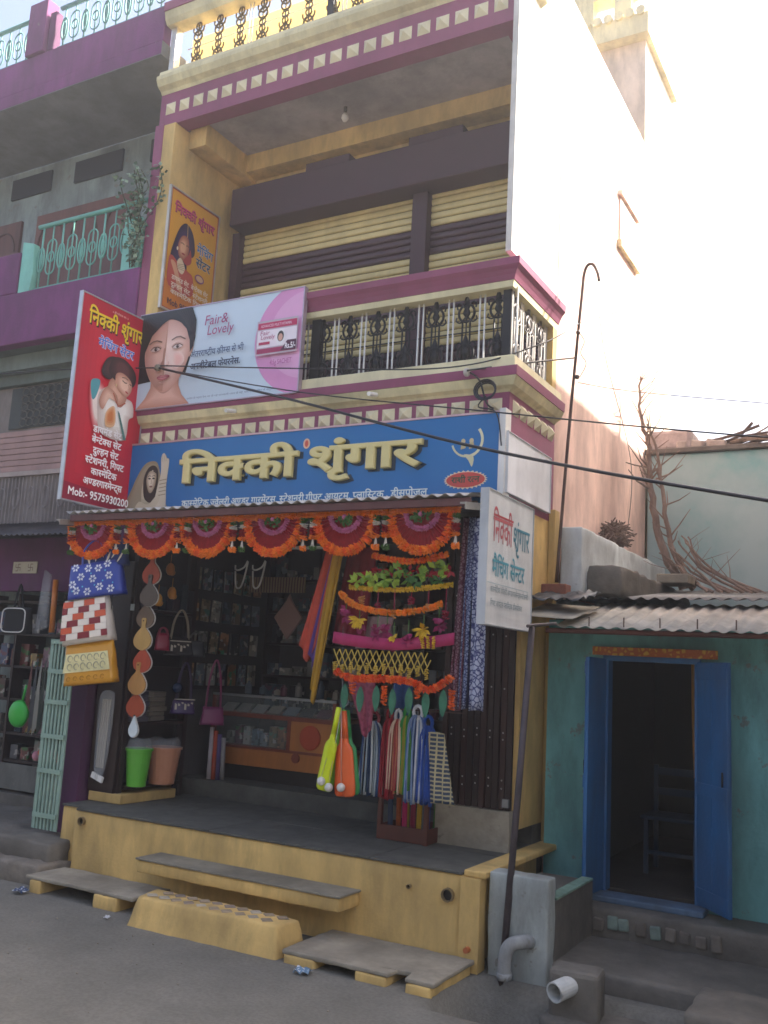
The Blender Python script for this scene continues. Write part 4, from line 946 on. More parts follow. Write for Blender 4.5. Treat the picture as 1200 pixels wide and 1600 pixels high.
wm.line([(cx + .08, cz + .135), (cx + .13, cz + .142), (cx + .17, cz + .128)], .008, '#4a302a'); wm.oval(cx + .165, cz - .003, .024, .009, '#b23a3c', -20); wm.line([(cx + .175, cz + .085), (cx + .198, cz + .04), (cx + .18, cz + .034)], .006, '#b98873')
wm.oval(cx + .01, cz + .07, .02, .035, '#cf9c86'); wm.oval(cx + .01, cz + .03, .008, .016, '#d8c08a')
wm.soft([(cx - .2, cz - .18), (cx - .12, cz - .02), (cx + .02, cz - .06), (cx + .05, cz - .14), (cx - .06, cz - .12), (cx - .14, cz - .26)], '#b98672', '#dfb7a2', 5, 4)
for k in range(3): wm.line([(cx + .0 + .015 * k, cz - .07), (cx + .045, cz - .12 - .012 * k)], .004, '#a87560')
wm.line([(cx - .02, cz - .06), (cx + .06, cz - .18), (cx + .16, cz - .12)], .012, '#a8421f'); wm.soft([(cx - .05, cz - .22), (cx + .02, cz - .2), (cx + .04, cz - .38), (cx - .08, cz - .42), (cx - .1, cz - .3)], '#e0b58c', '#c9743c', 4, 4)
wm.poly([(cx + .06, cz - .22), (cx + .09, cz - .24), (cx + .22, cz - .5), (cx + .18, cz - .5)], '#4b7a78')
wm.build('printed_portrait', rs)
for z in (3.6, 4.8): MB().tube([(-3.83, .5, z), (-3.86, .6, z)], .014, 6).build('bracket', STEEL, rs)

# ---- face cream advert board
P = front(-3.83, .485, 4.22); Wf, Hf, Tf = 1.91, .95, .04
fl = board('advert_board', 'pale blue face cream advert board with woman and pink circle on the balcony rail', P, Wf, Hf, Tf, mat('#c3d3de', 'vinyl'), mat('#b7a6b4', 'metal'), rim=.01)
p = INK(P, Tf)
circ = [(a, b) for a, b in arc((1.93, .5), .52, 88, 272, 28)]; circ = [(min(a, Wf), min(max(b, 0), Hf)) for a, b in circ] 
p.poly(circ, '#d58fbd'); circ2 = [(min(a, Wf), min(max(b, 0), Hf)) for a, b in arc((1.96, .52), .4, 90, 270, 24)]; p.poly(circ2, '#dda3c8')
p.soft([(0, .25), (0, .95), (.64, .95), (.70, .82), (.705, .64), (.67, .48), (.62, .3)], '#1a1214', '#2c2022', 4, 0)
p.soft([(.04, .004), (.14, .1), (.2, .2), (.2, .32), (.55, .32), (.55, .2), (.6, .1), (.7, .004)], '#c58f7a', '#e0b3a0', 6, 0)
p.soft([(.2, .3), (.28, .18), (.37, .13), (.46, .17), (.55, .3)], '#c08f7e', '#a87463', 5, 3)
p.soft([(.66, .6), (.695, .62), (.69, .52), (.655, .46), (.64, .5)], '#c99a88', '#dbb0a0', 4, 4)
p.soft([(.10, .60), (.10, .48), (.15, .34), (.24, .21), (.33, .15), (.41, .15), (.51, .21), (.60, .34), (.65, .48), (.655, .60), (.62, .72), (.54, .80), (.44, .85), (.36, .86), (.26, .82), (.16, .73)], '#cf9c89', '#f6dacd', 12, 4, (.46, .5), .62)
p.soft([(.105, .60), (.105, .48), (.155, .34), (.245, .21), (.33, .155), (.362, .153), (.362, .855), (.26, .815), (.165, .725)], '#bd8a76', '#dfb5a3', 10, 0, (.33, .5), .62)
p.soft([(.46, .52), (.57, .5), (.6, .42), (.5, .36)], '#f3d3c6', '#ecb9ac', 6, 4)
p.poly([(0, .95), (0, .42), (.05, .4), (.10, .56), (.17, .72), (.29, .82), (.40, .875), (.38, .95)], '#1d1516', 0)
p.poly([(.37, .95), (.39, .875), (.5, .835), (.60, .74), (.65, .62), (.665, .5), (.7, .56), (.71, .8), (.64, .95)], '#1d1516', 0)
for k in range(6): p.line([(.03 + .02 * k, .93), (.05 + .03 * k, .84 + .006 * k), (.06 + .045 * k, .77 + .016 * k)], .004, '#3f3230'); p.line([(.46 + .03 * k, .93), (.54 + .025 * k, .86 - .01 * k), (.6 + .017 * k, .78 - .02 * k)], .004, '#3f3230')
for x, sgn in ((.235, -1), (.51, 1)):
    p.soft([(x - .075, .58), (x - .03, .615), (x + .03, .615), (x + .08, .585), (x + .03, .545), (x - .03, .545)], '#d9b3a4' if sgn > 0 else '#c39a8a', '#c08f7e' if sgn > 0 else '#a97a6a', 4, 3)
    p.poly([(x - .055, .572), (x - .02, .592), (x + .025, .592), (x + .06, .573), (x + .02, .558), (x - .025, .557)], '#e2d3cc' if sgn > 0 else '#cbb7ae', 4); p.oval(x + .004, .575, .019, .018, '#4a3128'); p.oval(x + .004, .575, .009, .009, '#140d0b'); p.oval(x + .01, .58, .004, .004, '#e8e0dc')
    p.line([(x - .06, .572), (x - .025, .596), (x + .03, .597), (x + .068, .576)], .007, '#2a1c19'); p.line([(x - .04, .556), (x, .551), (x + .045, .56)], .003, '#8d6353')
p.line([(.155, .632), (.2, .657), (.25, .66), (.315, .64)], .012, '#6b5046'); p.line([(.435, .645), (.49, .668), (.54, .668), (.605, .635)], .012, '#6b5046')
p.soft([(.345, .56), (.34, .45), (.315, .41), (.335, .39), (.362, .39), (.362, .56)], '#bd8d7b', '#a87866', 4, 3); p.soft([(.375, .55), (.385, .46), (.40, .42), (.385, .40), (.37, .42)], '#f8e0d5', '#fdece3', 3, 3)
p.oval(.338, .398, .012, .005, '#8a5a4b'); p.oval(.405, .398, .012, .005, '#9b6858'); p.line([(.418, .435), (.425, .41), (.412, .398)], .004, '#c79886')
p.soft([(.29, .288), (.335, .308), (.368, .3), (.4, .309), (.452, .29), (.41, .262), (.368, .255), (.325, .26)], '#b05a63', '#d08a8c', 5, 4); p.line([(.295, .288), (.34, .287), (.37, .283), (.4, .288), (.447, .29)], .004, '#7d3440')
p.soft([(.32, .235), (.37, .225), (.42, .238), (.37, .242)], '#dcb0a0', '#c08d7c', 3, 3)
p.text('Fair&', .83, .735, .085, '#a02a66', .27, .0, shear=.12); p.text('Lovely', .87, .635, .085, '#a02a66', .3, .0, shear=.12)
p.text('अंतरराष्ट्रीय क्रीम्स से भी', .69, .44, .052, '#33466a', .62, .012); p.text('अनबीटेबल फेयरनेस.', .70, .32, .052, '#1d2c48', .58, .026)
p.poly([(1.45, .36), (1.89, .36), (1.89, .68), (1.45, .68)], '#b9a9b3'); p.poly([(1.46, .375), (1.88, .375), (1.88, .42), (1.46, .42)], '#9b1f4f'); p.poly([(1.46, .43), (1.88, .43), (1.88, .59), (1.46, .59)], '#e7dbe1')
p.poly([(1.46, .6), (1.88, .6), (1.88, .66), (1.46, .66)], '#b81f52'); p.text('ADVANCED MULTI VITAMIN', 1.49, .618, .022, '#f0d7e0', .33, .0)
p.text('Fair', 1.49, .545, .035, '#a8326a', .1, .0, shear=.1); p.text('Lovely', 1.5, .505, .035, '#a8326a', .15, .0, shear=.1); p.poly([(1.48, .455), (1.6, .455), (1.6, .48), (1.48, .48)], '#b3264f')
p.oval(1.715, .505, .055, .075, '#e8e2e4'); p.oval(1.715, .515, .035, .05, '#2a1a1c'); p.oval(1.715, .505, .024, .034, '#d3a18c')
p.poly([(1.72, .38), (1.885, .38), (1.885, .47), (1.79, .47)], '#4a1030'); p.text('Rs.5/-', 1.77, .395, .045, '#f4eef0', .11, .02); p.text('4.5g SACHET', 1.62, .26, .04, '#b04a8a', .23, .004)
p.text('प्रयोग से पहले पैक पर दी गई जानकारी ध्यान से पढ़ें, परिणाम व्यक्ति के अनुसार', .7, .03, .014, '#5d6f86', 1.0, .0)
p.build('print', fl)

# ---- yellow poster on the balcony side wall
P = side(-3.715, .545, 5.3); Wp, Hp, Tp = .73, 1.26, .018
po = board('wall_poster', 'orange yellow poster with dark haired woman on the balcony side wall', P, Wp, Hp, Tp, mat('#d79a2a', 'vinyl'), mat('#c8beb0', 'metal'), rim=.02)
p = INK(P, Tp)
for a0, a1, b0, b1 in ((.0, Wp, .0, .012), (.0, Wp, Hp - .012, Hp), (0, .012, 0, Hp), (Wp - .012, Wp, 0, Hp)): p.poly([(a0, b0), (a1, b0), (a1, b1), (a0, b1)], '#a8322a')
p.poly([(.012, .012), (Wp - .012, .012), (Wp - .012, .22), (.012, .3)], '#cf7a2c')
p.text('निक्की श्रृंगार', .06, 1.03, .085, '#7a1440', .62, .05); p.text('निक्की श्रृंगार', .06, 1.035, .085, '#c9446f', .62, .012)
p.text('मेचिंग', .43, .735, .085, '#e5e2cf', .26, .04); p.text('मेचिंग', .43, .735, .085, '#2b6aa6', .26, .015); p.text('सेंटर', .43, .59, .085, '#e5e2cf', .23, .04); p.text('सेंटर', .43, .59, .085, '#1f4060', .23, .02)
p.soft([(.1, .3), (.05, .52), (.09, .72), (.16, .9), (.25, .97), (.35, .9), (.4, .74), (.38, .66), (.3, .6), (.3, .3)], '#1f0f33', '#3c2352', 5, 5, (.2, .8))
p.soft([(.16, .62), (.15, .72), (.2, .82), (.28, .83), (.31, .74), (.3, .64), (.25, .57), (.19, .58)], '#9c5a48', '#d8a582', 6, 5, (.21, .71))
p.poly([(.24, .57), (.31, .66), (.33, .72), (.36, .6), (.3, .54)], '#a23a3c', 4)
p.line([(.18, .735), (.21, .745), (.235, .735)], .008, '#23110f'); p.line([(.26, .735), (.285, .745), (.3, .735)], .008, '#23110f'); p.oval(.23, .635, .025, .01, '#96282c'); p.line([(.26, .97), (.27, .83)], .006, '#d8b06a'); p.oval(.14, .66, .012, .02, '#e0d3b0')
p.poly([(.03, .5), (.07, .56), (.16, .52), (.24, .5), (.32, .48), (.4, .44), (.4, .24), (.06, .24)], '#b5483e', 4)
p.poly([(.06, .5), (.13, .5), (.22, .34), (.26, .24), (.2, .24), (.12, .4)], '#d39a7a', 3); p.poly([(.15, .52), (.2, .58), (.27, .5), (.24, .42), (.18, .44)], '#d8c3a6', 3)
for k in range(4): p.line([(.16, .5 - .015 * k), (.26, .53 - .02 * k)], .005, '#8c6f4a')
p.oval(.5, .47, .07, .045, '#7c3f7a'); p.oval(.5, .47, .055, .032, '#d0a67c')
for i, (t_, w_) in enumerate((('डायमंड सेट  बेन्टेक्स सेट', .56), ('दुल्हन सेट  स्टेशनरी', .56), ('कास्मेटिक गिफ्ट', .5))): p.text(t_, .09, .32 - .075 * i, .042, '#efe3cf', w_, .012)
p.text('Mob 9575930200', .06, .05, .055, '#3b2242', .6, .015)
p.build('print', po)

# ---- hand painted white sign at the right end of the awning
P = side(.08, -.09, 2.24); Wh, Hh, Th = .88, .93, .05
hs = board('painted_sign', 'white hand painted sign board at the right end of the awning', P, Wh, Hh, Th, mat('#d6d8d8', 'paint'), mat('#b9bdc0', 'paint'), rim=.006)
p = INK(P, Th)
p.text('निक्की', .1, .58, .17, '#b5545c', .36, .008); p.text('श्रृंगार', .48, .58, .15, '#3f8296', .33, .008)
p.line([(.1, .765), (.47, .765)], .016, '#b04048')
p.text('मैचिंग सेन्टर', .1, .34, .11, '#4f9cae', .62, .016); p.line([(.02, .285), (.8, .285)], .005, '#9db4bc')
p.text('कास्मेटिक ज्वेलरी अण्डरगारमेन्ट्स स्टेशनरी', .08, .225, .035, '#6f8892', .72, .004); p.text('गिफ्ट आयटम प्लास्टिक डीसपोजल', .08, .13, .035, '#6f8892', .6, .004)
p.build('lettering', hs)
# ---- blank white board on the side of the fascia
P = side(.012, .47, 3.26)
bl = board('blank_board', 'blank white board on the side face of the shop fascia', P, .96, .46, .02, mat('#e4e6ea', 'paint'), mat('#c9ccd0', 'paint'), rim=.006)

# ================================================================== awning over the shop opening
aw = thing('tin_awning', 'narrow corrugated tin awning with brown front batten under the blue sign', 'awning', (-1.95, .2, 3.0))
corrugated(MB(), -3.98, .0, -.1, 3.135, .49, 3.24, pitch=.105, amp=.012, per=8).build('sheet', mat('#b5b1ab', 'tin'), aw, smooth=True, fix=False)
MB().box(-3.95, -.02, -.07, -.035, 3.06, 3.117).build('batten', mat('#5b3330', 'wood'), aw, bevel=.004)
for x in (-4.0, -.03):
    MB().obox((x, .15, 3.105), .045, .62, .012, Matrix.Rotation(R(8), 3, 'X')).build('angle_iron', mat('#b9b6ae', 'metal'), aw)
    MB().obox((x + .018, .15, 3.085), .006, .62, .05, Matrix.Rotation(R(8), 3, 'X')).build('angle_iron', mat('#b9b6ae', 'metal'), aw)
for i in range(6): MB().tube([(-3.6 + .68 * i, -.05, 3.09), (-3.6 + .68 * i, .5, 3.19)], .012, 6).build('rafter', mat('#4a3a36', 'iron'), aw)

# ================================================================== garlands
ORANGE = mat('#f58420', 'petal'); ORANGE2 = mat('#f0681a', 'petal'); REDP = mat('#9c1a26', 'petal'); PINKP = mat('#c06a90', 'petal'); GREENP = mat('#4a6b30', 'petal'); WHITEP = mat('#cfc9bd', 'petal'); YELP = mat('#d8b02a', 'petal'); LEAFG = mat('#2f6b4f', 'leaf')
def garland(mb, pts, r, seed=0, mi=0, dens=.016, nm=1):
    """a string of ruffled flower discs"""
    rr = random.Random(seed); P = [Vector(p) for p in pts]; L = [0]
    for i in range(1, len(P)): L.append(L[-1] + (P[i] - P[i - 1]).length)
    n = max(3, int(L[-1] / dens)); j = 0
    for k in range(n):
        s = L[-1] * (k + .5) / n
        while j < len(P) - 2 and L[j + 1] < s: j += 1
        t = (s - L[j]) / max(1e-6, L[j + 1] - L[j]); c = P[j].lerp(P[j + 1], t); d = (P[j + 1] - P[j]).normalized()
        d = (d + Vector((rr.uniform(-.35, .35), rr.uniform(-.35, .35), rr.uniform(-.35, .35)))).normalized()
        u = d.orthogonal().normalized(); w = d.cross(u); R0 = r * rr.uniform(.85, 1.18); m_ = 9; a0 = rr.uniform(0, 6)
        vs = [c - d * dens * .35, c + d * dens * .5]
        for q in range(m_ * 2):
            a = a0 + math.pi * q / m_; rad = R0 * (1 if q % 2 else .78) * rr.uniform(.9, 1.1)
            vs.append(c + (u * math.cos(a) + w * math.sin(a)) * rad + d * dens * (.5 if q % 2 else -.2))
        fs = []
        for q in range(m_ * 2): a, b_ = 2 + q, 2 + (q + 1) % (m_ * 2); fs += [(0, b_, a), (1, a, b_)]
        mb.add(vs, fs, mi + (rr.randrange(nm) if nm > 1 else 0))
    return mb
to = thing('door_garland', 'artificial flower door garland of six orange edged scallops along the awning', 'garland', (-2, .03, 2.75))
gy = .02
mb = MB(); garland(mb, curve3([(-4.0, gy, 3.06), (-3.2, gy, 3.045), (-2.2, gy, 3.045), (-1.2, gy, 3.05), (-.13, gy, 3.055)], 20), .03, 1, dens=.02, nm=2); mb.build('flower_rope', [ORANGE, mat('#ef8a35', 'petal')], to)
def scallop(cx, hw, seed):
    s0 = MB()
    pts = [(cx + hw * math.cos(t), gy - .012, 3.03 - .275 * max(0, math.sin(t)) ** .9) for t in [math.pi * i / 26 for i in range(27)]]
    garland(s0, pts, .042, seed, dens=.017, nm=2); b0 = s0.build('scallop', [ORANGE, ORANGE2], to)
    f = MB(); n = 44; vs = [(cx, gy + .01, 3.03)]
    for i in range(n + 1):
        t = math.pi * i / n; vs.append((cx + (hw - .02) * math.cos(t), gy + .01 + (.014 if i % 2 else -.014), 3.03 - .25 * math.sin(t)))
    f.add(vs, [(0, i + 1, i + 2) for i in range(n)]); f.build('red_pleats', REDP, b0, fix=False)
    q = MB(); garland(q, [(cx + .13 * math.cos(t), gy - .014, 3.03 - .115 * math.sin(t)) for t in [math.pi * i / 14 for i in range(15)]], .024, seed + 50, dens=.016); q.build('pink_ruffle', PINKP, b0)
    g_ = MB(); rr = random.Random(seed)
    for i in range(36):
        a = rr.uniform(0, math.pi); rd = rr.uniform(.01, .09); c = Vector((cx + rd * math.cos(a), gy - .02 - rr.uniform(0, .02), 3.03 - rd * .9 * math.sin(a)))
        e_ = Vector((rr.uniform(-1, 1), -.5, rr.uniform(-1, 1))).normalized() * .028; w_ = e_.orthogonal().normalized() * .012
        g_.add([c - e_, c + w_, c + e_, c - w_], [(0, 1, 2, 3)])
    g_.ball((cx, gy - .03, 3.02), .02, mi=1, nu=7, nv=5); g_.build('green_centre', [GREENP, PINKP], b0, fix=False)
for k, (cx, hw) in enumerate(((-3.73, .275), (-3.0, .265), (-2.42, .25), (-1.745, .26), (-1.08, .255), (-.43, .25))): scallop(cx, hw, 10 + k)
def tassel(cx, seed):
    mb = MB()
    for z, r, mi in ((3.0, .034, 0), (2.965, .034, 1), (2.93, .036, 2), (2.9, .036, 2), (2.872, .036, 3)):
        garland(mb, [(cx, gy - .02, z - .018), (cx, gy - .02, z + .014)], r, seed + mi, mi, dens=.012)
    for s in (-1, 0, 1): mb.tube([(cx, gy - .02, 2.86), (cx + s * .014, gy - .02, 2.79)], .004, 4, mi=1)
    garland(mb, [(cx - .03, gy - .02, 2.785), (cx + .03, gy - .02, 2.785)], .026, seed + 9, 3 if seed % 2 else 0, dens=.014)
    mb.build('tassel', [GREENP, WHITEP, REDP, ORANGE], to)
for k, cx in enumerate((-3.98, -3.42, -3.3, -2.725, -2.62, -2.14, -2.04, -1.45, -1.36, -.8, -.715, -.15)): tassel(cx, 100 + 7 * k)
tube_lamp = MB().tube([(-2.75, 1.55, 3.02), (-1.9, 1.55, 3.02)], .016, 8).build('tube_lamp', mat('#d9dfd8', 'plastic'), label='unlit white tube lamp under the shop ceiling behind the garland', cat='lamp', org=(-2.3, 1.55, 3.02), smooth=True)

def toran(label, build): 
    t = thing('toran', label, 'garland', (-.7, .1, 2)); build(t); return t
TY = .1
def sag(x0, z0, x1, z1, d, y=TY, n=24): return [(x0 + (x1 - x0) * i / n, y, z0 + (z1 - z0) * i / n - d * math.sin(math.pi * i / n)) for i in range(n + 1)]
def petals(mb, c, n, r, w, mi, rr, down=.6):
    for i in range(n):
        a = rr.uniform(0, 6.28); d = Vector((math.cos(a), -.4 + rr.uniform(-.3, .3), math.sin(a) - down)).normalized() * r; s = d.orthogonal().normalized() * w
        c_ = Vector(c); mb.add([c_, c_ + d * .5 + s, c_ + d, c_ + d * .5 - s], [(0, 1, 2, 3)], mi)
def t1(t):
    mb = MB(); garland(mb, sag(-.88, 2.74, -.25, 2.74, .05), .028, 3, dens=.016, nm=2); mb.build('flower_rope', [ORANGE, ORANGE2], t)
    mb = MB(); rr = random.Random(2)
    for k in range(14): petals(mb, (-.95 + .055 * k, TY + .02, 2.62), 6, .06, .014, 0, rr)
    mb.build('bud_fringe', REDP, t, fix=False)
toran('plain orange flower string hanging just under the awning scallops', t1)
def t2(t):
    rr = random.Random(4); mb = MB()
    for k in range(22):
        x = -1.0 + .036 * k; petals(mb, (x, TY + rr.uniform(-.02, .03), 2.58 + rr.uniform(-.05, .06)), 6, .075, .022, rr.randrange(3), rr, .2)
    mb.build('leaf_row', [mat('#6f8f2a', 'leaf'), mat('#93a832', 'leaf'), mat('#3f6a2c', 'leaf')], t, fix=False)
    mb = MB(); garland(mb, sag(-1.07, 2.50, -.2, 2.52, .03), .022, 5, dens=.016); mb.build('flower_rope', YELP, t)
    for k in range(6):
        mb = MB(); x = -.95 + .14 * k; z = 2.42 - .05 * (k % 3); mb.tube([(x, TY, 2.49), (x, TY, z)], .004, 4, 1); garland(mb, [(x, TY, z - .05), (x, TY, z + .01)], .026, k, k % 2, dens=.014)
        mb.build('flower_drop', [mat('#c98f52', 'petal'), mat('#8f1f3a', 'petal')], t)
toran('green leaf and yellow flower toran above the sagging orange one', t2)
def t3(t):
    mb = MB(); garland(mb, curve3([(-1.15, TY, 2.46), (-1.0, TY, 2.36), (-.7, TY, 2.31), (-.42, TY, 2.34), (-.28, TY, 2.385)], 8), .027, 7, dens=.016, nm=2); mb.build('flower_rope', [ORANGE, mat('#e8912e', 'petal')], t)
    rr = random.Random(6)
    for k, (x, z, big) in enumerate(((-1.08, 2.33, 0), (-.96, 2.26, 1), (-.8, 2.2, 0), (-.66, 2.14, 2), (-.54, 2.16, 0), (-.42, 2.2, 1), (-.3, 2.28, 0), (-.72, 2.22, 0))):
        mb = MB(); mb.tube([(x, TY, z + .1), (x, TY, z)], .004, 4, 2)
        petals(mb, (x, TY - .01, z), 16 if big == 1 else 8, .085 if big == 1 else .05, .016, 0 if big else 1, rr, .8); petals(mb, (x, TY + .02, z - .05), 12, .07, .02, 1, rr, .5)
        mb.build('flower_drop', [YELP, mat('#8c1f52', 'petal'), GREENP], t, fix=False)
toran('sagging orange toran with yellow lilies and magenta petals below it', t3)
def t4(t):
    mb = MB(); P_ = sag(-1.18, 2.12, -.17, 2.14, .045); vs = []
    for i, (x, y, z) in enumerate(P_): vs += [(x, y + .01 * math.sin(i), z + .04), (x, y - .012 + .012 * math.sin(i * 1.7), z - .045)]
    mb.add(vs, [(2 * i, 2 * i + 1, 2 * i + 3, 2 * i + 2) for i in range(len(P_) - 1)]); o = mb.build('pink_band', mat('#a52a58', 'cloth'), t, smooth=True, fix=False); o.modifiers.new('thick', 'SOLIDIFY').thickness = .006
    mb = MB(); n = 15; w_ = .053
    for row in range(3):
        for i in range(n):
            x = -1.17 + w_ * i; z0 = 2.03 - row * .05; o_ = (row % 2) * w_ / 2
            mb.tube([(x + o_, TY, z0), (x + o_ + w_ / 2, TY - .004, z0 - .05)], .005, 4); mb.tube([(x + o_ + w_ / 2, TY, z0 - .05), (x + o_ + w_, TY - .004, z0)], .005, 4)
    mb.build('net', mat('#b9a04a', 'cloth'), t)
    for i in range(12):
        mb = MB(); x = -1.15 + .07 * i; garland(mb, [(x, TY, 1.94 - .02 * (i % 2)), (x, TY, 1.86 - .02 * (i % 2))], .016, i, dens=.012); mb.build('tassel', mat('#c9ac4a', 'cloth'), t)
    for i in range(3):
        mb = MB(); garland(mb, [(-.42 + .05 * i, TY - .03, 2.15), (-.4 + .04 * i, TY - .03, 2.06)], .014, i, dens=.012); mb.build('tassel', YELP, t)
toran('magenta toran with yellow knotted net and tassels', t4)
def t5(t):
    mb = MB(); garland(mb, curve3([(-1.14, TY, 1.87), (-1.0, TY, 1.82), (-.75, TY, 1.83), (-.5, TY, 1.82), (-.35, TY, 1.77), (-.18, TY, 1.87)], 8), .032, 9, dens=.014, nm=2); mb.build('flower_rope', [mat('#e2521a', 'petal'), mat('#f0702a', 'petal')], t)
    for i in range(7):
        x = -1.05 + .135 * i; z = 1.76 - .015 * (i % 2)
        MB().prism(smoothpts([(0, .02), (.03, -.04), (.026, -.11), (0, -.17), (-.026, -.11), (-.03, -.04)], 3), frame_fn((x, TY, z), (1, 0, 0), (0, 0, 1), (.2, -1, 0)), .004).build('mango_leaf', LEAFG, t)
        if i % 2 == 0:
            mb = MB(); garland(mb, [(x + .065, TY, 1.70 - .03 * (i % 4)), (x + .065, TY, 1.78)], .026, i, dens=.016); mb.build('flower_drop', mat('#e0641f', 'petal'), t)
toran('bright orange toran with green mango leaves above the hanging cords', t5)

# ================================================================== hanging bags at the left of the opening
def bag_mesh(w0, w1, h, d, n=12, m=8, seed=0):
    """soft tote body: wider at w1 (bottom), with puffed faces"""
    rr = random.Random(seed); mb = MB(); vs = []
    prof = []
    for j in range(m + 1):
        t = j / m; w = (w1 + (w0 - w1) * t) / 2; dd = d * (.35 + .65 * (1 - t) ** .6) / 2; z = h * t
        ringp = []
        for k in range(n * 2):
            a = 2 * math.pi * k / (n * 2); c_, s_ = math.cos(a), math.sin(a)
            x = w * (abs(c_) ** .38) * (1 if c_ >= 0 else -1); y = dd * (abs(s_) ** .6) * (1 if s_ >= 0 else -1)
            ringp.append((x + rr.uniform(-.004, .004), y + rr.uniform(-.004, .004), z + rr.uniform(-.003, .003)))
        vs += ringp
    N = n * 2; fs = [(j * N + k, j * N + (k + 1) % N, (j + 1) * N + (k + 1) % N, (j + 1) * N + k) for j in range(m) for k in range(N)]
    fs += [tuple(range(N))[::-1], tuple(m * N + k for k in range(N))]
    return mb.add(vs, fs)
def place(mb, loc, rz=0, ry=0, rx=0):
    M = Matrix.Translation(loc) @ Matrix.Rotation(rz, 4, 'Z') @ Matrix.Rotation(ry, 4, 'Y') @ Matrix.Rotation(rx, 4, 'X')
    mb.v = [tuple(M @ Vector(v)) for v in mb.v]; return mb
def tote(label, loc, w0, w1, h, d, body, rz, ry, deco, seed, handle=None):
    t = thing('tote_bag', label, 'bag', loc); 
    place(bag_mesh(w0, w1, h, d, seed=seed), loc, rz, ry).build('bag_body', body, t, smooth=True)
    M = Matrix.Translation(loc) @ Matrix.Rotation(rz, 4, 'Z') @ Matrix.Rotation(ry, 4, 'Y')
    F = lambda a, b, c=0: (M @ Vector((a, -d * (.35 + .65 * (1 - min(.98, b / h)) ** .6) / 2 - .004 - c, b)))
    if deco: deco(t, F, w0, w1, h)
    for y in (-d * .15, d * .15):
        q = MB(); q.tube([M @ Vector(p_) for p_ in curve3([(-w0 * .25, y, h * .97), (-w0 * .2, y, h + .12), (0, y * .3, h + .2), (w0 * .2, y, h + .12), (w0 * .25, y, h * .97)], 4)], .009, 5); q.build('handle', handle or body, t)
    return t
def on(t, F, name, col, polys, kind='cloth'):
    mb = MB()
    for k, pts in enumerate(polys): mb.flat(pts, F, .001 + .0004 * (k % 4))
    return mb.build(name, mat(col, kind), t, fix=False)
def flowers(t, F, w0, w1, h):
    rr = random.Random(3); pts = [(-.16, .07), (-.05, .05), (.07, .08), (.16, .17), (-.12, .19), (.0, .16), (.05, .25), (-.05, .26), (.18, .05), (-.2, .13), (.14, .28), (-.18, .28)]
    for x, z in pts:
        on(t, F, 'flower_print', '#d8dbe4', [[(x + .008 * math.cos(a), z + .008 * math.sin(a)), (x + .028 * math.cos(a - .42), z + .028 * math.sin(a - .42)), (x + .04 * math.cos(a), z + .04 * math.sin(a)), (x + .028 * math.cos(a + .42), z + .028 * math.sin(a + .42))] for a in [k * 1.0472 for k in range(6)]])
    on(t, F, 'dot_print', '#5fb9d9', [[(x + .008 * math.cos(a), z + .008 * math.sin(a)) for a in [k * 1.05 for k in range(6)]] for x, z in ((-.1, .1), (.02, .1), (.1, .13), (-.2, .07), (.12, .22), (-.02, .21), (.2, .1))])
def petal_print(t, F, w0, w1, h):
    on(t, F, 'petal_print', '#d3cdb9', [smoothpts([(x, z), (x + .035 * c - .012, z + .05), (x + .06 * c, z + .1), (x + .012 + .03 * c, z + .045)], 3) for x, z, c in ((.05, .03, .6), (.1, .06, 1), (.02, .08, -.5), (.12, .14, .4), (-.12, .03, -.3), (-.06, .05, .2), (.16, .02, 1))])
def checks(t, F, w0, w1, h):
    rows = 6
    for j in range(rows):
        off = .5 * (j % 2)
        for i in range(-1, 4):
            z0, z1 = h * (.1 + .86 * j / rows), h * (.1 + .86 * (j + .95) / rows); wz = lambda z: (w1 + (w0 - w1) * z / h) * .47
            f0, f1 = max(-1, min(1, (i + off) / 2 - .75)), max(-1, min(1, (i + off + .97) / 2 - .75))
            if f1 - f0 < .02: continue
            col = '#e3d8c9' if (i + j // 2) % 2 == 0 else ('#c8532c' if j % 2 else '#7f1a22')
            mb = MB(); mb.prism([(f0 * wz(z0), z0), (f1 * wz(z0), z0), (f1 * wz(z1), z1), (f0 * wz(z1), z1)], F, .004 + .002 * ((i + j) % 2)); mb.build('woven_strip', mat(col, 'plastic'), t)
def scrolls(t, F, w0, w1, h):
    q = h * .3; on(t, F, 'pale_band', '#d8cf9a', [[(-w1 * .46, q), (w1 * .46, q), (w0 * .44, h * .75), (-w0 * .44, h * .75)]])
    mb = MB()
    for i in range(6):
        for j in range(2):
            x = -.16 + .064 * i; z = h * (.42 + .2 * j)
            mb.tube([F(x + .024 * math.cos(a), z + .03 * math.sin(a) + .01 * a / 6, .003) for a in [k * .5 for k in range(11)]], .0035, 4)
    mb.build('scroll_print', mat('#a9a48e', 'cloth'), t)
    mb = MB()
    for i in range(6): mb.tube([F(-.17 + .066 * i + .018 * math.cos(a), h * .15 + .018 * math.sin(a), .003) for a in [k * .7 for k in range(9)]], .003, 4)
    mb.build('scroll_print', mat('#a8761a', 'cloth'), t)
tote('dark blue bag with cream petal print tucked under the garland', (-3.62, .1, 2.66), .42, .46, .2, .14, mat('#1e3068', 'cloth'), R(12), R(-8), petal_print, 1)
tote('blue tote bag with white daisies hanging over the red checked one', (-3.64, .06, 2.39), .5, .56, .31, .17, mat('#2b3f96', 'plastic'), R(14), R(-9), flowers, 2)
tote('red white and orange woven check basket bag', (-3.67, .05, 1.985), .44, .5, .40, .18, mat('#c9bfb2', 'plastic'), R(14), R(-10), checks, 3)
tote('yellow tote bag with pale scroll print hanging lowest', (-3.60, .05, 1.635), .46, .5, .36, .17, mat('#c98f22', 'plastic'), R(14), R(-8), scrolls, 4)
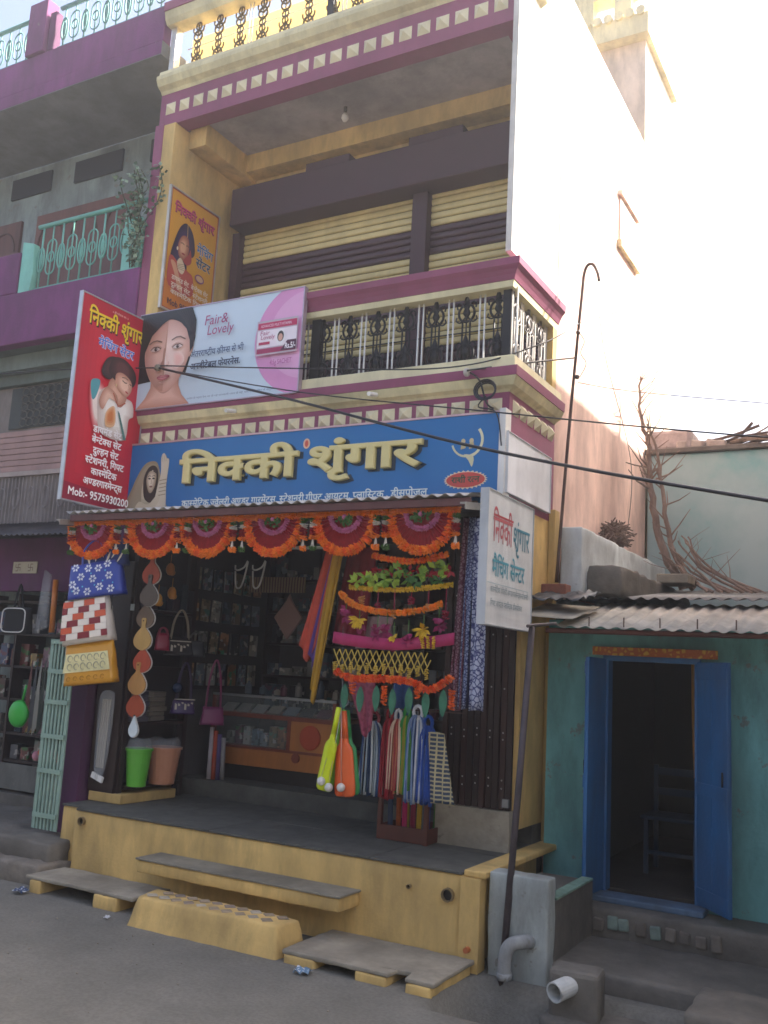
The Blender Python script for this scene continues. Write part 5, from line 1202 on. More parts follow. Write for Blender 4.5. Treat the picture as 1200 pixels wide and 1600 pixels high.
MB().tube([(-3.5, .1, 3.06), (-3.5, .1, 1.9)], .004, 4).build('rope', mat('#2a2422', 'cloth'), label='dark cord holding the column of tote bags', cat='cord', org=(-3.5, .1, 1.9))

# string of wooden backed hand mirrors
mcol = ['#a5472f', '#5c5148', '#6a5644', '#c09a58', '#b0482e', '#b8874a', '#a3421f', '#c8d4d8']
mlab = ['rust red hand mirror at the top of the hanging string', 'grey brown hand mirror second from the top of the string', 'brown hand mirror above the tan one on the string', 'tan hand mirror in the middle of the string',
        'red hand mirror just under the tan one on the string', 'ochre hand mirror between two red ones on the string', 'dark red hand mirror just above the pale one at the string end', 'pale mirror glass hanging last on the string']
for k in range(8):
    x = -3.255 + .012 * math.sin(k * 2) - .006 * k; z = 2.62 - .193 * k; s = 1.0 if k < 7 else .7
    t = thing('hand_mirror', mlab[k], 'mirror', (x, .3, z - .1), 'hand mirrors hanging on one string')
    out = smoothpts([(0, .19), (.022, .18), (.02, .11), (.06, .06), (.088, 0), (.07, -.06), (0, -.095), (-.07, -.06), (-.088, 0), (-.06, .06), (-.02, .11), (-.022, .18)], 4)
    if k == 7: out = smoothpts([(0, .16), (.03, .09), (.065, .0), (.05, -.07), (0, -.1), (-.05, -.07), (-.065, 0), (-.03, .09)], 4)
    P = frame_fn((x, .3 - .012 * (k % 2), z), (.98, .2, 0), (.0, 0, 1), (.2, -.98, 0))
    MB().prism([(a * s, b_ * s) for a, b_ in out], P, .012).build('mirror_back', mat(mcol[k], 'plastic' if k == 7 else 'wood'), t, bevel=.003)
    MB().prism([(a * s * 1.05, b_ * s * 1.04) for a, b_ in out], lambda a, b_, c: P(a + .006, b_, c - .006), .005).build('mirror_rim', mat('#b9b4ac', 'plastic'), t)
    MB().lathe([(.006, 0), (.006, .016)], P(0, .165 * s, .0), 8, M=Matrix.Rotation(R(90), 3, 'X')).build('hook_hole', mat('#1a1614', 'paint'), t)

# left shelf unit and column panel
su = thing('shelf_unit', 'dark brown open shelf unit along the left wall of the shop', 'shelf', (-3.65, .8, .69))
MB().box(-3.86, -3.55, .38, .415, .69, 2.75).build('end_panel', DARKWOOD, su, bevel=.004)
MB().box(-3.585, -3.53, .416, .47, .605, 3.05).build('post', mat('#2f1d1c', 'wood'), su, bevel=.004)
MB().box(-3.60, -3.52, 1.2, 1.26, .605, 3.2).build('post', DARKWOOD, su, bevel=.004)
MB().box(-3.715, -3.685, .42, 1.26, .7, 3.1).build('back_panel', mat('#221716', 'wood'), su)
for z in (.72, 1.28, 1.78, 2.3): MB().box(-3.68, -3.5, .47, 1.2, z, z + .028).build('shelf_board', DARKWOOD, su)
MB().box(-3.545, -3.5, .375, .38, 2.3, 2.36).build('sticker', mat('#9aa09c', 'vinyl'), su)
def bin_(label, loc, r0, r1, h, m):
    t = thing('waste_bin', label, 'bin', loc)
    MB().lathe([(r0, 0), (r0 * 1.02, .02), (r1, h - .02), (r1 + .012, h - .02), (r1 + .012, h), (r1 - .006, h), (r0 - .006, .012)], loc, 24, cap=False).build('bin_body', m, t, smooth=False)
    MB().lathe([(r0, .005), (r0, .006)], loc, 24).build('bin_base', m, t)
    cp = MB(); rr = random.Random(len(label)); N = 20
    vs = [(loc[0] + (r1 + .004) * math.cos(2 * math.pi * k / N), loc[1] + (r1 + .004) * math.sin(2 * math.pi * k / N), loc[2] + h) for k in range(N)]
    vs += [(loc[0] + r1 * .8 * math.cos(2 * math.pi * k / N + .1), loc[1] + r1 * .8 * math.sin(2 * math.pi * k / N + .1), loc[2] + h + rr.uniform(.03, .1)) for k in range(N)] + [(loc[0], loc[1], loc[2] + h + .07)]
    cp.add(vs, [(k, (k + 1) % N, (k + 1) % N + N, k + N) for k in range(N)] + [(k + N, (k + 1) % N + N, 2 * N) for k in range(N)])
    cp.build('plastic_wrap', clear_plastic(), t, smooth=True)
bin_('green plastic bin on the bottom shelf with wrapped contents', (-3.47, .58, .75), .085, .115, .33, mat('#5fae3a', 'plastic'))
bin_('peach plastic bin on the bottom shelf beside the green one', (-3.46, .90, .75), .115, .155, .33, mat('#bd8365', 'plastic'))
# wrapped packet hung on the shelf end panel
t = thing('wrapped_bottle_pack', 'long bundle in clear wrapping hanging on the dark shelf end panel', 'packet', (-3.7, .34, .8))
pk = MB(); rr = random.Random(4); N = 14; prof = [(.03, .8), (.07, .9), (.085, 1.05), (.09, 1.3), (.1, 1.48), (.07, 1.56), (.015, 1.58)]
vs = [(-3.705 + r * math.cos(2 * math.pi * k / N) * rr.uniform(.85, 1.15) + .03 * (z - .8), .345 + .03 * math.sin(2 * math.pi * k / N) * rr.uniform(.8, 1.2), z) for r, z in prof for k in range(N)]
pk.add(vs, [(j * N + k, j * N + (k + 1) % N, (j + 1) * N + (k + 1) % N, (j + 1) * N + k) for j in range(len(prof) - 1) for k in range(N)])
pk.build('wrapping', clear_plastic(), t, smooth=True)
for k in range(4): MB().tube([(-3.74 + .025 * k, .345, .9), (-3.73 + .027 * k, .345, 1.5)], .009, 6).build('stick', mat('#a9a091', 'plastic'), t)
MB().obox((-3.70, .33, .82), .14, .02, .05, Matrix.Rotation(.3, 3, 'Y')).build('paper_tag', WHITE, t)
# handbags and small goods on the shelves
def handbag(label, loc, w, h, d, m, hh, strap=None, rz=R(60), deco=None):
    t = thing('handbag', label, 'handbag', loc)
    place(bag_mesh(w * .8, w, h, d, 10, 6, seed=len(label)), loc, rz).build('bag_body', m, t, smooth=True)
    M = Matrix.Translation(loc) @ Matrix.Rotation(rz, 4, 'Z')
    for y in (-.02, .02):
        MB().tube([M @ Vector(p_) for p_ in curve3([(-w * .3, y, h * .9), (-w * .22, y, h + hh * .6), (0, y, h + hh), (w * .22, y, h + hh * .6), (w * .3, y, h * .9)], 5)], .007, 5).build('strap', strap or m, t, smooth=True)
    F = lambda a, b_, c=0: M @ Vector((a, -d / 2 - .006 - c, b_))
    if deco: deco(t, F)
    return t
def patch(t, F):
    on(t, F, 'white_print', '#b9b0a2', [[(-.09 + .03 * i, .04 + .035 * (i % 3)), (-.07 + .03 * i, .04 + .035 * (i % 3)), (-.07 + .03 * i, .09), (-.09 + .03 * i, .1)] for i in range(6)] + [[(-.1, .13), (.1, .13), (.1, .14), (-.1, .14)]])
handbag('dark shoulder bag with tall beige handles and white print on the shelf', (-3.42, .93, 1.92), .28, .17, .1, mat('#2c2527', 'cloth'), .26, mat('#a39682', 'cloth'), R(55), patch)
handbag('black handbag with pale trim beside the printed one', (-3.42, 1.16, 1.92), .2, .15, .1, mat('#1f2026', 'plastic'), .08, mat('#55524f', 'plastic'), R(50))
handbag('small crimson purse behind the hand mirrors', (-3.44, .72, 1.96), .14, .16, .07, mat('#8f1238', 'plastic'), .05, None, R(60))
handbag('purple handbag with grey patches hanging over the bins', (-3.42, 1.06, 1.38), .24, .13, .09, mat('#3a2358', 'plastic'), .35, mat('#33204a', 'plastic'), R(55), patch)
handbag('magenta handbag with long straps hanging by the counter end', (-3.3, 1.36, 1.28), .24, .17, .09, mat('#7a2059', 'plastic'), .45, mat('#8d2f60', 'plastic'), R(50))
MB().ball((-3.44, .98, 1.62), .05, nu=14, nv=9).build('toy_ball', mat('#1a2a4a', 'plastic', .15), label='small dark blue ball on the shelf above the bins', cat='ball', org=(-3.44, .98, 1.57), smooth=True)
for k, (y, c, lb) in enumerate(((.56, '#4a4652', 'grey wrapped packets piled on the middle shelf above the green bin'), (.8, '#6a6156', 'brown wrapped packets on the middle shelf above the peach bin'))):
    q = MB(); rr = random.Random(k)
    for i in range(6): q.obox((-3.58 + rr.uniform(-.02, .02), y + rr.uniform(-.02, .02), 1.335 + .045 * i), .18, .2, .042, Matrix.Rotation(rr.uniform(-.15, .15), 3, 'Z'))
    q.build('packet_stack', mat(c, 'plastic', .3), label=lb, cat='packets', org=(-3.58, y, 1.31), bevel=.006)
for k, (y, z, c, lb) in enumerate(((.62, 2.42, '#c98a1e', 'amber yellow toy hanging near the top of the shelf unit'), (.8, 2.5, '#c9841e', 'orange yellow toy hanging beside the amber one'), (.75, 2.72, '#b06a20', 'small ochre toy highest on the shelf unit'))):
    q = MB(); q.ball((-3.45, y, z), .05, .03, .06, 9, 6); q.ball((-3.45, y + .03, z - .03), .035, .025, .03, 8, 5); q.tube([(-3.45, y, z + .05), (-3.45, y, z + .14)], .003, 4)
    q.build('hanging_toy', mat(c, 'plastic'), label=lb, cat='toy', org=(-3.45, y, z - .06), smooth=True)
q = MB()
for i in range(7): q.box(-3.64, -3.5, .5 + .1 * i, .58 + .1 * i, 2.332, 2.332 + .12 + .05 * ((i * 7) % 4), i % 3)
q.build('carton_row', [mat('#2f2a33', 'plastic'), mat('#3a2a30', 'plastic'), mat('#24303a', 'plastic')], label='row of dark cartons on the top shelf of the unit', cat='cartons', org=(-3.57, .8, 2.33))
# cloth rolls in a corner
for k, (c, lb) in enumerate((('#b9b0b4', 'pale roll of cloth standing by the counter end'), ('#b4492e', 'rust red roll of cloth standing by the counter end'), ('#5a4a78', 'violet roll of cloth standing by the counter end'), ('#8e8a8a', 'grey roll of cloth standing by the counter end'))):
    MB().tube([(-3.35 + .045 * k, 1.44 + .012 * k, .762), (-3.36 + .05 * k, 1.45, 1.25 - .03 * k)], .022, 8).build('cloth_roll', mat(c, 'cloth'), label=lb, cat='cloth roll', org=(-3.35 + .045 * k, 1.44, .762), smooth=True)

# ================================================================== counter and back shelves
ct = thing('display_counter', 'wooden shop counter with glass display shelves and round orange panel', 'counter', (-2.8, 1.9, .76))
CW = mat('#b06c30', 'wood'); CF = mat('#7a3520', 'wood')
MB().box(-3.5, -2.12, 1.72, 2.3, .76, .9).build('toe_kick', mat('#1d1715', 'wood'), ct)
MB().box(-3.55, -2.08, 1.66, 2.34, .9, 1.06).build('base', CW, ct, bevel=.005)
MB().box(-3.55, -2.08, 1.655, 2.34, 1.061, 1.085).build('bottom_shelf', CF, ct)
MB().box(-3.55, -2.08, 1.65, 2.34, 1.36, 1.40).build('middle_shelf', CF, ct)
for x in (-3.55, -2.62, -2.12): MB().box(x, x + .04, 1.655, 1.7, 1.086, 1.359).build('stile', CF, ct)
for x in (-3.55, -2.12): MB().box(x, x + .04, 1.655, 1.7, 1.401, 1.56).build('stile', CF, ct)
MB().box(-2.58, -2.12, 1.66, 1.68, 1.086, 1.359).build('panel', CW, ct)
MB().lathe([(.115, 0), (.115, .012), (.1, .016)], (-2.35, 1.659, 1.22), 28, M=Matrix.Rotation(R(90), 3, 'X')).build('round_panel', mat('#b8441c', 'paint'), ct)
MB().lathe([(.045, 0), (.045, .012)], (-2.5, 1.659, 1.02), 20, M=Matrix.Rotation(R(90), 3, 'X')).build('round_boss', CF, ct)
MB().box(-3.51, -2.62, 1.66, 1.664, 1.086, 1.359).build('glass_front', glass(), ct)
MB().box(-3.51, -2.12, 1.66, 1.664, 1.401, 1.56).build('glass_front', glass(), ct)
MB().box(-3.55, -2.08, 1.65, 2.34, 1.561, 1.572).build('glass_top', glass(), ct)
MB().box(-3.55, -2.08, 1.648, 1.66, 1.555, 1.58).build('top_edge', STEEL, ct)
rr = random.Random(21); pal = ['#7d7a74', '#8a8272', '#66707a', '#5a2238', '#3d4856', '#75664f', '#9c9890', '#2a272c', '#7d5534', '#4a5a66']
cols_named = dict(zip(pal, ('grey', 'dull cream', 'blue grey', 'wine red', 'slate blue', 'tan', 'off white', 'charcoal', 'ochre', 'steel blue')))
for k in range(7):
    x = -3.42 + .19 * k; c = [pal[i] for i in (6, 0, 6, 1, 2, 7, 3)][k]
    MB().obox((x, 1.78, 1.445), .15, .012, .13, Matrix.Rotation(R(-55), 3, 'X')).build('jewellery_card', mat(c, 'paint'), label=f'{cols_named[c]} jewellery card leaning on the middle counter shelf behind glass', cat='card', group='cards on the counter shelf', org=(x, 1.78, 1.41), bevel=.003)
for k in range(8):
    x = -3.44 + .105 * k; h = rr.uniform(.1, .22); c = pal[(k * 3) % 10]
    MB().box(x, x + .085, 1.78, 1.86, 1.087, 1.087 + h).build('boxed_item', pack_mat(c, k), label=f'{cols_named[c]} boxed article on the bottom counter shelf behind glass', cat='box', group='boxes on the counter shelf', org=(x, 1.8, 1.087), bevel=.004)
for k in range(9):
    x = -3.45 + .15 * k; h = rr.uniform(.06, .2); c = pal[(k * 7 + 2) % 10]; y = 2.1 + .05 * (k % 3)
    MB().lathe([(.035, 0), (.035, h * .7), (.015, h * .85), (.015, h)], (x, y, 1.573), 12).build('bottle', mat(c, 'plastic'), label=f'{cols_named[c]} bottle standing on the glass counter top', cat='bottle', group='bottles on the counter top', org=(x, y, 1.573), smooth=False)
bs = thing('wall_shelf', 'dark wooden shelving full of goods on the back wall of the shop', 'shelf', (-2.9, 2.8, .76))
for z in (1.05, 1.4, 1.75, 2.1, 2.45, 2.8): MB().box(-3.68, -1.0, 2.62, 2.895, z, z + .025).build('shelf_board', DARKWOOD, bs)
for x in (-3.68, -3.0, -2.35, -1.7, -1.03): MB().box(x, x + .03, 2.61, 2.895, .76, 3.2).build('upright', DARKWOOD, bs)
for r_ in range(5):
    for k in range(16):
        x = -3.62 + .165 * k + rr.uniform(-.01, .01); h = rr.choice((rr.uniform(.06, .14), rr.uniform(.12, .29))); c = pal[rr.randrange(10)]; z = 1.425 + .35 * r_
        MB().obox((x + .05, 2.73 + rr.uniform(-.04, .04), z + h / 2 + .001), rr.uniform(.06, .15), .12, h, Matrix.Rotation(rr.uniform(-.4, .4), 3, 'Z')).build('packed_item', pack_mat(c, k), label=f'{cols_named[c]} {("squat", "upright")[h > .18]} packet on the {("lowest", "second", "third", "fourth", "topmost")[r_]} row of the back wall shelving', cat='packet', group='packets on the back wall shelves', org=(x, 2.7, z), bevel=.004)
ls = thing('side_rack', 'narrow rack of packets on the left wall beside the counter', 'rack', (-3.6, 1.8, 1.5))
MB().box(-3.685, -3.66, 1.3, 2.6, 1.6, 3.1).build('back_board', mat('#2b2422', 'wood'), ls)
for r_ in range(4):
    for k in range(7):
        MB().obox((-3.64, 1.36 + .17 * k, 1.75 + .32 * r_), .02, .12, .22, Matrix.Rotation(rr.uniform(-.08, .08), 3, 'X')).build('blister_pack', pack_mat(pal[rr.randrange(10)], k), ls, bevel=.004)
MB().box(-3.45, -2.75, 1.98, 2.0, 2.62, 2.78).build('price_board', pattern_mat('shelf_card', '#8c7a5a', '#5c3a34', 9, 'wave', .5), label='yellowish card strip with faded print hanging over the counter', cat='sign', org=(-3.1, 2, 2.62))
for k, x in enumerate((-3.30, -3.08)):
    t = thing('necklace', ('narrower ' if k == 0 else 'wider ') + 'white looped necklace hanging above the counter', 'necklace', (x, 1.6, 2.6))
    MB().tube(curve3([(x - .07, 1.62, 2.86), (x - .05, 1.6, 2.82), (x + .0, 1.59, 2.81), (x + .06, 1.6, 2.84), (x + .085, 1.62, 2.9), (x + .06, 1.6, 2.7), (x + .02, 1.6, 2.63), (x - .03, 1.6, 2.65), (x - .05, 1.6, 2.8)], 5), .009, 6).build('loop', WHITE, t, smooth=True)
q = MB().prism([(0, -.22), (.17, 0), (.03, .17), (0, .24), (-.03, .17), (-.17, 0)], frame_fn((-2.75, 1.75, 2.35), (1, 0, 0), (0, 0, 1), (0, -1, 0)), .03)
q.build('gift_packet', mat('#8f6f68', 'plastic', .3), label='diamond shaped clear packet with red print hanging over the counter', cat='packet', org=(-2.75, 1.75, 2.13), bevel=.01)

# ================================================================== cloths
def drape(name, label, top, bot, m, folds, cat='scarf', amp=.018, seed=0, point=0):
    """hanging cloth between a top edge (x0,x1,y,z) and a bottom edge"""
    rr = random.Random(seed); nx, nz = 18, 16; vs = []
    for j in range(nz + 1):
        t = j / nz; x0 = top[0] + (bot[0] - top[0]) * t; x1 = top[1] + (bot[1] - top[1]) * t; y = top[2] + (bot[2] - top[2]) * t; z = top[3] + (bot[3] - top[3]) * t
        for i in range(nx + 1):
            s = i / nx; ph = s * folds * 2 * math.pi + .6 * math.sin(3 * t + seed)
            vs.append((x0 + (x1 - x0) * s + .004 * math.sin(ph * 1.3), y + amp * (.35 + .65 * t) * math.sin(ph), z - (point * (1 - abs(2 * s - 1)) * t if point > 0 else -point * s * t * -1) + .004 * math.sin(5 * s + seed)))
    mb = MB().add(vs, [(j * (nx + 1) + i, j * (nx + 1) + i + 1, (j + 1) * (nx + 1) + i + 1, (j + 1) * (nx + 1) + i) for j in range(nz) for i in range(nx)])
    og = ((bot[0] + bot[1]) / 2, bot[2], bot[3]); o = mb.build(name, m, label=label, cat=cat, org=og, smooth=True, fix=False); s_ = o.modifiers.new('thick', 'SOLIDIFY'); s_.thickness = .003
    return o
drape('scarf', 'dusty orange scarf hanging left of the violet one', (-1.42, -1.32, .3, 2.84), (-1.62, -1.46, .3, 2.05), mat('#b0432f', 'cloth'), 2, seed=1, point=.13)
drape('scarf', 'violet scarf hanging between the orange and mustard ones', (-1.35, -1.28, .29, 2.84), (-1.52, -1.42, .29, 1.98), mat('#54397f', 'cloth'), 1.5, seed=2, point=.1)
drape('scarf', 'long mustard yellow scarf tapering to a point', (-1.32, -1.22, .25, 2.84), (-1.46, -1.39, .25, 1.72), mat('#a8801e', 'cloth'), 2, seed=3, point=.12)
drape('scarf', 'crimson scarf hanging behind the torans', (-1.27, -1.0, .4, 2.84), (-1.38, -1.08, .4, 2.12), mat('#7a1422', 'cloth'), 3, seed=4)
drape('scarf', 'pale pink cloth hanging behind the lower torans', (-1.15, -.85, .45, 2.3), (-1.2, -.9, .45, 2.05), mat('#a58886', 'cloth'), 3, seed=5)
drape('scarf', 'printed rose pink cloth hanging behind the bats', (-1.15, -.9, .3, 1.8), (-1.02, -.92, .3, 1.45), pattern_mat('rose_print', '#a04a62', '#8a3a50', 22, thr=.2), 2, seed=6, point=.07)
drape('scarf', 'dim blue cloth hanging behind the mango leaf toran', (-.92, -.75, .6, 1.85), (-.92, -.72, .6, 1.5), mat('#2f4a78', 'cloth'), 2, seed=7)
drape('scarf', 'maroon and grey printed shawl hanging by the folding gate', (-.2, -.13, .22, 3.02), (-.25, -.15, .22, 1.64), pattern_mat('maroon_print', '#5b2038', '#8a6a74', 40, thr=.12), 2, seed=8, amp=.03)
drape('scarf', 'indigo shawl with fine white print beside the maroon one', (-.14, -.09, .2, 3.02), (-.17, -.11, .2, 1.65), pattern_mat('indigo_fine', '#27305f', '#8f98b4', 46, thr=.12), 1, seed=9, amp=.02)
drape('scarf', 'plain dark indigo shawl between the printed ones', (-.1, -.03, .21, 3.02), (-.12, -.06, .21, 1.66), mat('#1b1a3a', 'cloth'), 2, seed=10, amp=.025)
drape('scarf', 'blue and white block print shawl below the painted sign', (-.05, .05, .12, 3.0), (-.06, .06, .12, 1.65), pattern_mat('indigo_block', '#262f66', '#a9aec0', 30, thr=.1), 1.5, seed=11, amp=.02)

# ================================================================== plastic cricket bats and balls
def bat(label, top, ang, col, y):
    t = thing('toy_bat', label, 'bat', (top[0], y, top[1] - .6)); M = Matrix.Translation((top[0], y, top[1])) @ Matrix.Rotation(R(ang), 4, 'Y')
    mb = MB(); prof = [(.016, 0), (.018, -.02), (.016, -.04), (.019, -.2), (.022, -.235), (.048, -.27), (.055, -.3), (.058, -.55), (.052, -.6), (.035, -.615)]
    vs = []; N = 12
    for r, z in prof:
        for k in range(N):
            a = 2 * math.pi * k / N; vs.append(M @ Vector((r * math.cos(a), min(r, .024) * math.sin(a), z)))
    mb.add(vs, [(j * N + k, j * N + (k + 1) % N, (j + 1) * N + (k + 1) % N, (j + 1) * N + k) for j in range(len(prof) - 1) for k in range(N)] + [tuple(range(N)), tuple(len(vs) - N + k for k in range(N))])
    mb.build('bat_body', mat(col, 'plastic'), t, smooth=True)
    MB().tube([M @ Vector((0, 0, 0)), M @ Vector((0, 0, -.2))], .0195, 10).build('grip', mat(col, 'plastic'), t, smooth=True)
bat('fluorescent yellow toy bat hanging in the shop opening', (-1.105, 1.60), 10, '#c9d916', .12)
bat('orange toy bat hanging just right of the yellow one', (-1.09, 1.575), -2, '#d9591f', .16)
bat('orange toy bat hanging beside the green edge of the bunch', (-1.075, 1.575), -8, '#e0622a', .15)
bat('green toy bat mostly hidden behind the orange ones', (-1.085, 1.58), -9, '#2f8f4a', .21)
bat('lime toy bat mostly hidden behind the yellow one', (-1.1, 1.58), 12, '#7fbf2a', .2)
for x, z, y, lb in ((-1.2, 1.06, .085, 'white ball against the foot of the yellow bat'), (-1.14, 1.02, .1, 'white ball between the yellow and orange bats'), (-1.035, 1.03, .1, 'white ball against the orange bat')):
    q = MB().ball((x, y, z), .032, nu=14, nv=9); q.tube([(x, y, z + .03), (-1.09, .13, 1.6)], .002, 3); q.build('toy_ball', mat('#d3d1cb', 'plastic'), label=lb, cat='ball', org=(x, y, z - .032), smooth=True)
q = MB(); 
for k in range(4): ring(q, (-1.075 + .01 * k, .12, 1.62 + .008 * k), .025, .02, .004, 10)
q.tube([(-1.08, .12, 1.64), (-1.1, .1, 2.2)], .003, 4); q.build('tie_wrap', clear_plastic(), label='clear plastic knot tying the toy bats together', cat='tie', org=(-1.08, .12, 1.6))

# ================================================================== hanks of cord, towel and the wooden bin
hl = MB().tube([(-1.2, .47, 1.60), (-.25, .47, 1.61)], .006, 5).build('hanging_rail', RUST, label='thin iron rail carrying the hanks of cord', cat='rail', org=(-.7, .47, 1.6))
def hank(label, x, w, z0, z1, cols, seed, topc=None):
    rr = random.Random(seed); mb = MB(); cs = []
    for c in cols:
        if c not in cs: cs.append(c)
    n = 34
    for i in range(n):
        c = cols[i % len(cols)]; xx = x + w * 1.25 * ((i + .5) / n - .5) + rr.uniform(-.004, .004); y = .47 + rr.uniform(-.03, .03); zb = z1 + rr.uniform(-.02, .02)
        xm = x + (xx - x) * .3
        mb.tube(curve3([(xm, .47 + (y - .47) * .3, z0), (x + (xx - x) * .8, y, z0 - .07), (xx + rr.uniform(-.006, .006), y, (z0 + z1) / 2), (xx + rr.uniform(-.01, .01), y, zb)], 3), .0085, 5, cs.index(c))
    t = thing('cord_hank', label, 'cord', (x, .47, z1), 'hanks of cord on the rail')
    mb.build('strands', [mat(c, 'cloth') for c in cs], t, smooth=True)
    k = MB(); ring(k, (x, .47, z0 + .02), w * .28, .05, .014, 12); k.build('knot', mat(topc or cols[0], 'cloth'), t, smooth=True)
hank('blue white and teal striped hank of cord at the end of the rail', -1.0, .17, 1.50, .96, ['#2f4a78', '#aeb8bd', '#2f5f6a', '#c9cfd0', '#28405f'], 1, '#8a2430')
hank('crimson hank of cord next to the striped blue one', -.86, .08, 1.53, .95, ['#8f1a26', '#a52030'], 2)
hank('salmon and cream hank of cord between crimson and green', -.785, .09, 1.53, 1.0, ['#c47a5a', '#d3b8a0', '#a33a3a'], 3, '#c9c9c9')
hank('green and olive hank of cord in the middle of the rail', -.71, .08, 1.56, 1.0, ['#2f8a3a', '#8f8a2a', '#3f7a3a'], 4)
hank('white and pale blue hank of cord beside the green one', -.62, .13, 1.57, .94, ['#b9c2cf', '#7f95b8', '#d3d6da', '#4a68a0'], 5, '#d3d6da')
hank('royal blue hank of cord behind the check towel', -.53, .12, 1.5, .94, ['#1f4a9c', '#274f9f', '#1a3f88'], 6)
drape('towel', 'folded beige check towel hanging at the end of the rail', (-.505, -.38, .43, 1.46), (-.47, -.27, .43, .955), pattern_mat('check_towel', '#2f3f55', '#b5aa84', 8, 'brick', .5), 2.5, 'towel', .012, 12)
wb = thing('wooden_bin', 'open red brown wooden stand holding upright rolls of cloth', 'stand', (-.78, .85, .607))
Mz = Matrix.Rotation(R(-4), 3, 'Z')
for x, y in ((-1.03, .66), (-.62, .64), (-1.0, 1.05), (-.6, 1.05)): MB().box(x, x + .035, y, y + .035, .607, 1.0).build('post', BROWNWOOD, wb, bevel=.003)
for z in (.61, .93):
    hgt = .11 if z < .8 else .035
    MB().box(-.994, -.621, .655, .672, z, z + hgt).build('rail', BROWNWOOD, wb, bevel=.003); MB().box(-.964, -.601, 1.062, 1.078, z, z + hgt).build('rail', BROWNWOOD, wb, bevel=.003)
    MB().box(-1.02, -1.004, .696, 1.049, z, z + hgt).build('rail', BROWNWOOD, wb, bevel=.003); MB().box(-.606, -.59, .676, 1.049, z, z + hgt).build('rail', BROWNWOOD, wb, bevel=.003)
MB().box(-1.0, -.61, .675, 1.06, .612, .63).build('floor_board', BROWNWOOD, wb)
for k, (c, n_) in enumerate((('#394a6a', 'slate blue'), ('#c2602a', 'orange'), ('#b0a02f', 'olive yellow'), ('#c22f6a', 'hot pink'), ('#a83a55', 'rose'), ('#8f9aa6', 'silver grey'), ('#c9a02a', 'golden'), ('#1f3f8f', 'deep blue'), ('#4a7a3a', 'green'))):
    x = -.955 + .041 * k; y = .74 + .06 * (k % 3); a = R(-6 + 1.6 * k); q = MB()
    for j in range(4): q.tube([(x + .008 * j - .012, y + .006 * (j % 2), .632), (x + .008 * j - .012 + .28 * math.sin(-a) * -1 * .3, y, .94 + .02 * (j % 3))], .0095, 6)
    q.build('cloth_roll', mat(c, 'cloth'), label=f'{n_} folded cloth roll standing in the wooden stand', cat='cloth roll', group='cloth rolls in the wooden stand', org=(x, y, .632), smooth=True)

# ================================================================== left shop goods
t = thing('steel_gate', 'narrow pale green barred gate leaf standing beside the purple pillar', 'gate', (-4.15, .2, .34))
GREENGATE = mat('#8aa596', 'paint')
gx0, gx1, gyy = -4.22, -3.93, .12
for i in range(7):
    x = gx0 + .012 + (gx1 - gx0 - .024) * i / 6; w_ = .011 if 0 < i < 6 else .02
    MB().box(x - w_, x + w_, gyy + .001 * i, gyy + .02, .35, 2.0).build('bar', GREENGATE, t)
for z in (.47, .85, 1.15, 1.45, 1.72, 1.985): MB().box(gx0, gx1, gyy - .012, gyy - .001, z - .02, z + .02).build('cross_bar', GREENGATE, t)
for k, (z0, z1, x0, y0, y1) in enumerate(((.0, .16, -6.5, -.28, .3), (.165, .31, -6.3, -.12, .3))):
    roughen(MB().box(x0, -3.66 - .05 * k, y0, y1 + .9, z0 - .05, z1).build('stone_step', DARKCONC if k else mat('#7f776c', 'stone'), label=('upper' if k else 'lower') + ' rough concrete step before the neighbouring shop', cat='step', org=(-5, 0, z0)), .03, .09, .022)
lsu = thing('goods_rack', 'crowded rack of small goods inside the neighbouring dark shop', 'rack', (-5.4, 1.2, .42))
for z in (.72, 1.0, 1.35, 1.7, 2.05, 2.4): MB().box(-6.6, -4.3, 1.1, 1.5, z, z + .025).build('shelf_board', DARKWOOD, lsu)
for x in (-6.6, -5.9, -5.2, -4.5): MB().box(x, x + .03, 1.09, 1.5, .42, 2.5).build('upright', DARKWOOD, lsu)
rr = random.Random(31); pal2 = ['#78716c', '#4a3734', '#34424e', '#63302c', '#2a4436', '#7d622a', '#56565a', '#704c5c', '#23395c']
n2 = ['pale grey', 'brown', 'slate', 'brick red', 'dark green', 'mustard', 'mid grey', 'dusty pink', 'navy']
for r_ in range(5):
    for k in range(13):
        i = rr.randrange(9); x = -6.5 + .165 * k; z = (.745, 1.025, 1.375, 1.725, 2.075)[r_]; h = rr.uniform(.1, .24)
        MB().obox((x + .05, 1.24 + rr.uniform(-.04, .04), z + h / 2 + .001), rr.uniform(.07, .15), .12, h, Matrix.Rotation(rr.uniform(-.4, .4), 3, 'Z')).build('packed_item', pack_mat(pal2[i], k), label=f'{n2[i]} {("squat", "upright")[h > .17]} packet on the {("lowest", "second", "third", "fourth", "topmost")[r_]} row of the neighbouring shop rack', cat='packet', group='packets on the neighbouring shop rack', org=(x, 1.2, z), bevel=.005)
MB().box(-6.6, -4.3, 1.06, 1.085, .45, .71).build('front_panel', mat('#6d6d68', 'grimy'), lsu)
def dangling(name, label, cat, build, org): q = MB(); cs = build(q); q.build(name, cs, label=label, cat=cat, org=org, smooth=True)
dangling('paper_tube', 'orange tube in clear wrap hanging in the neighbouring shop', 'tube', lambda q: (q.tube([(-4.8, .6, 2.6), (-4.78, .6, 2.08)], .028, 10), mat('#c2722a', 'plastic'))[1], (-4.79, .6, 2.08))
dangling('plastic_sleeve', 'clear plastic sleeve hanging beside the orange tube', 'packet', lambda q: (q.prism([(0, 0), (.16, .02), (.14, .55), (.05, .6)], frame_fn((-5.02, .62, 2.1), (1, 0, 0), (0, 0, 1), (0, -1, 0)), .03), clear_plastic())[1], (-4.95, .62, 2.1))
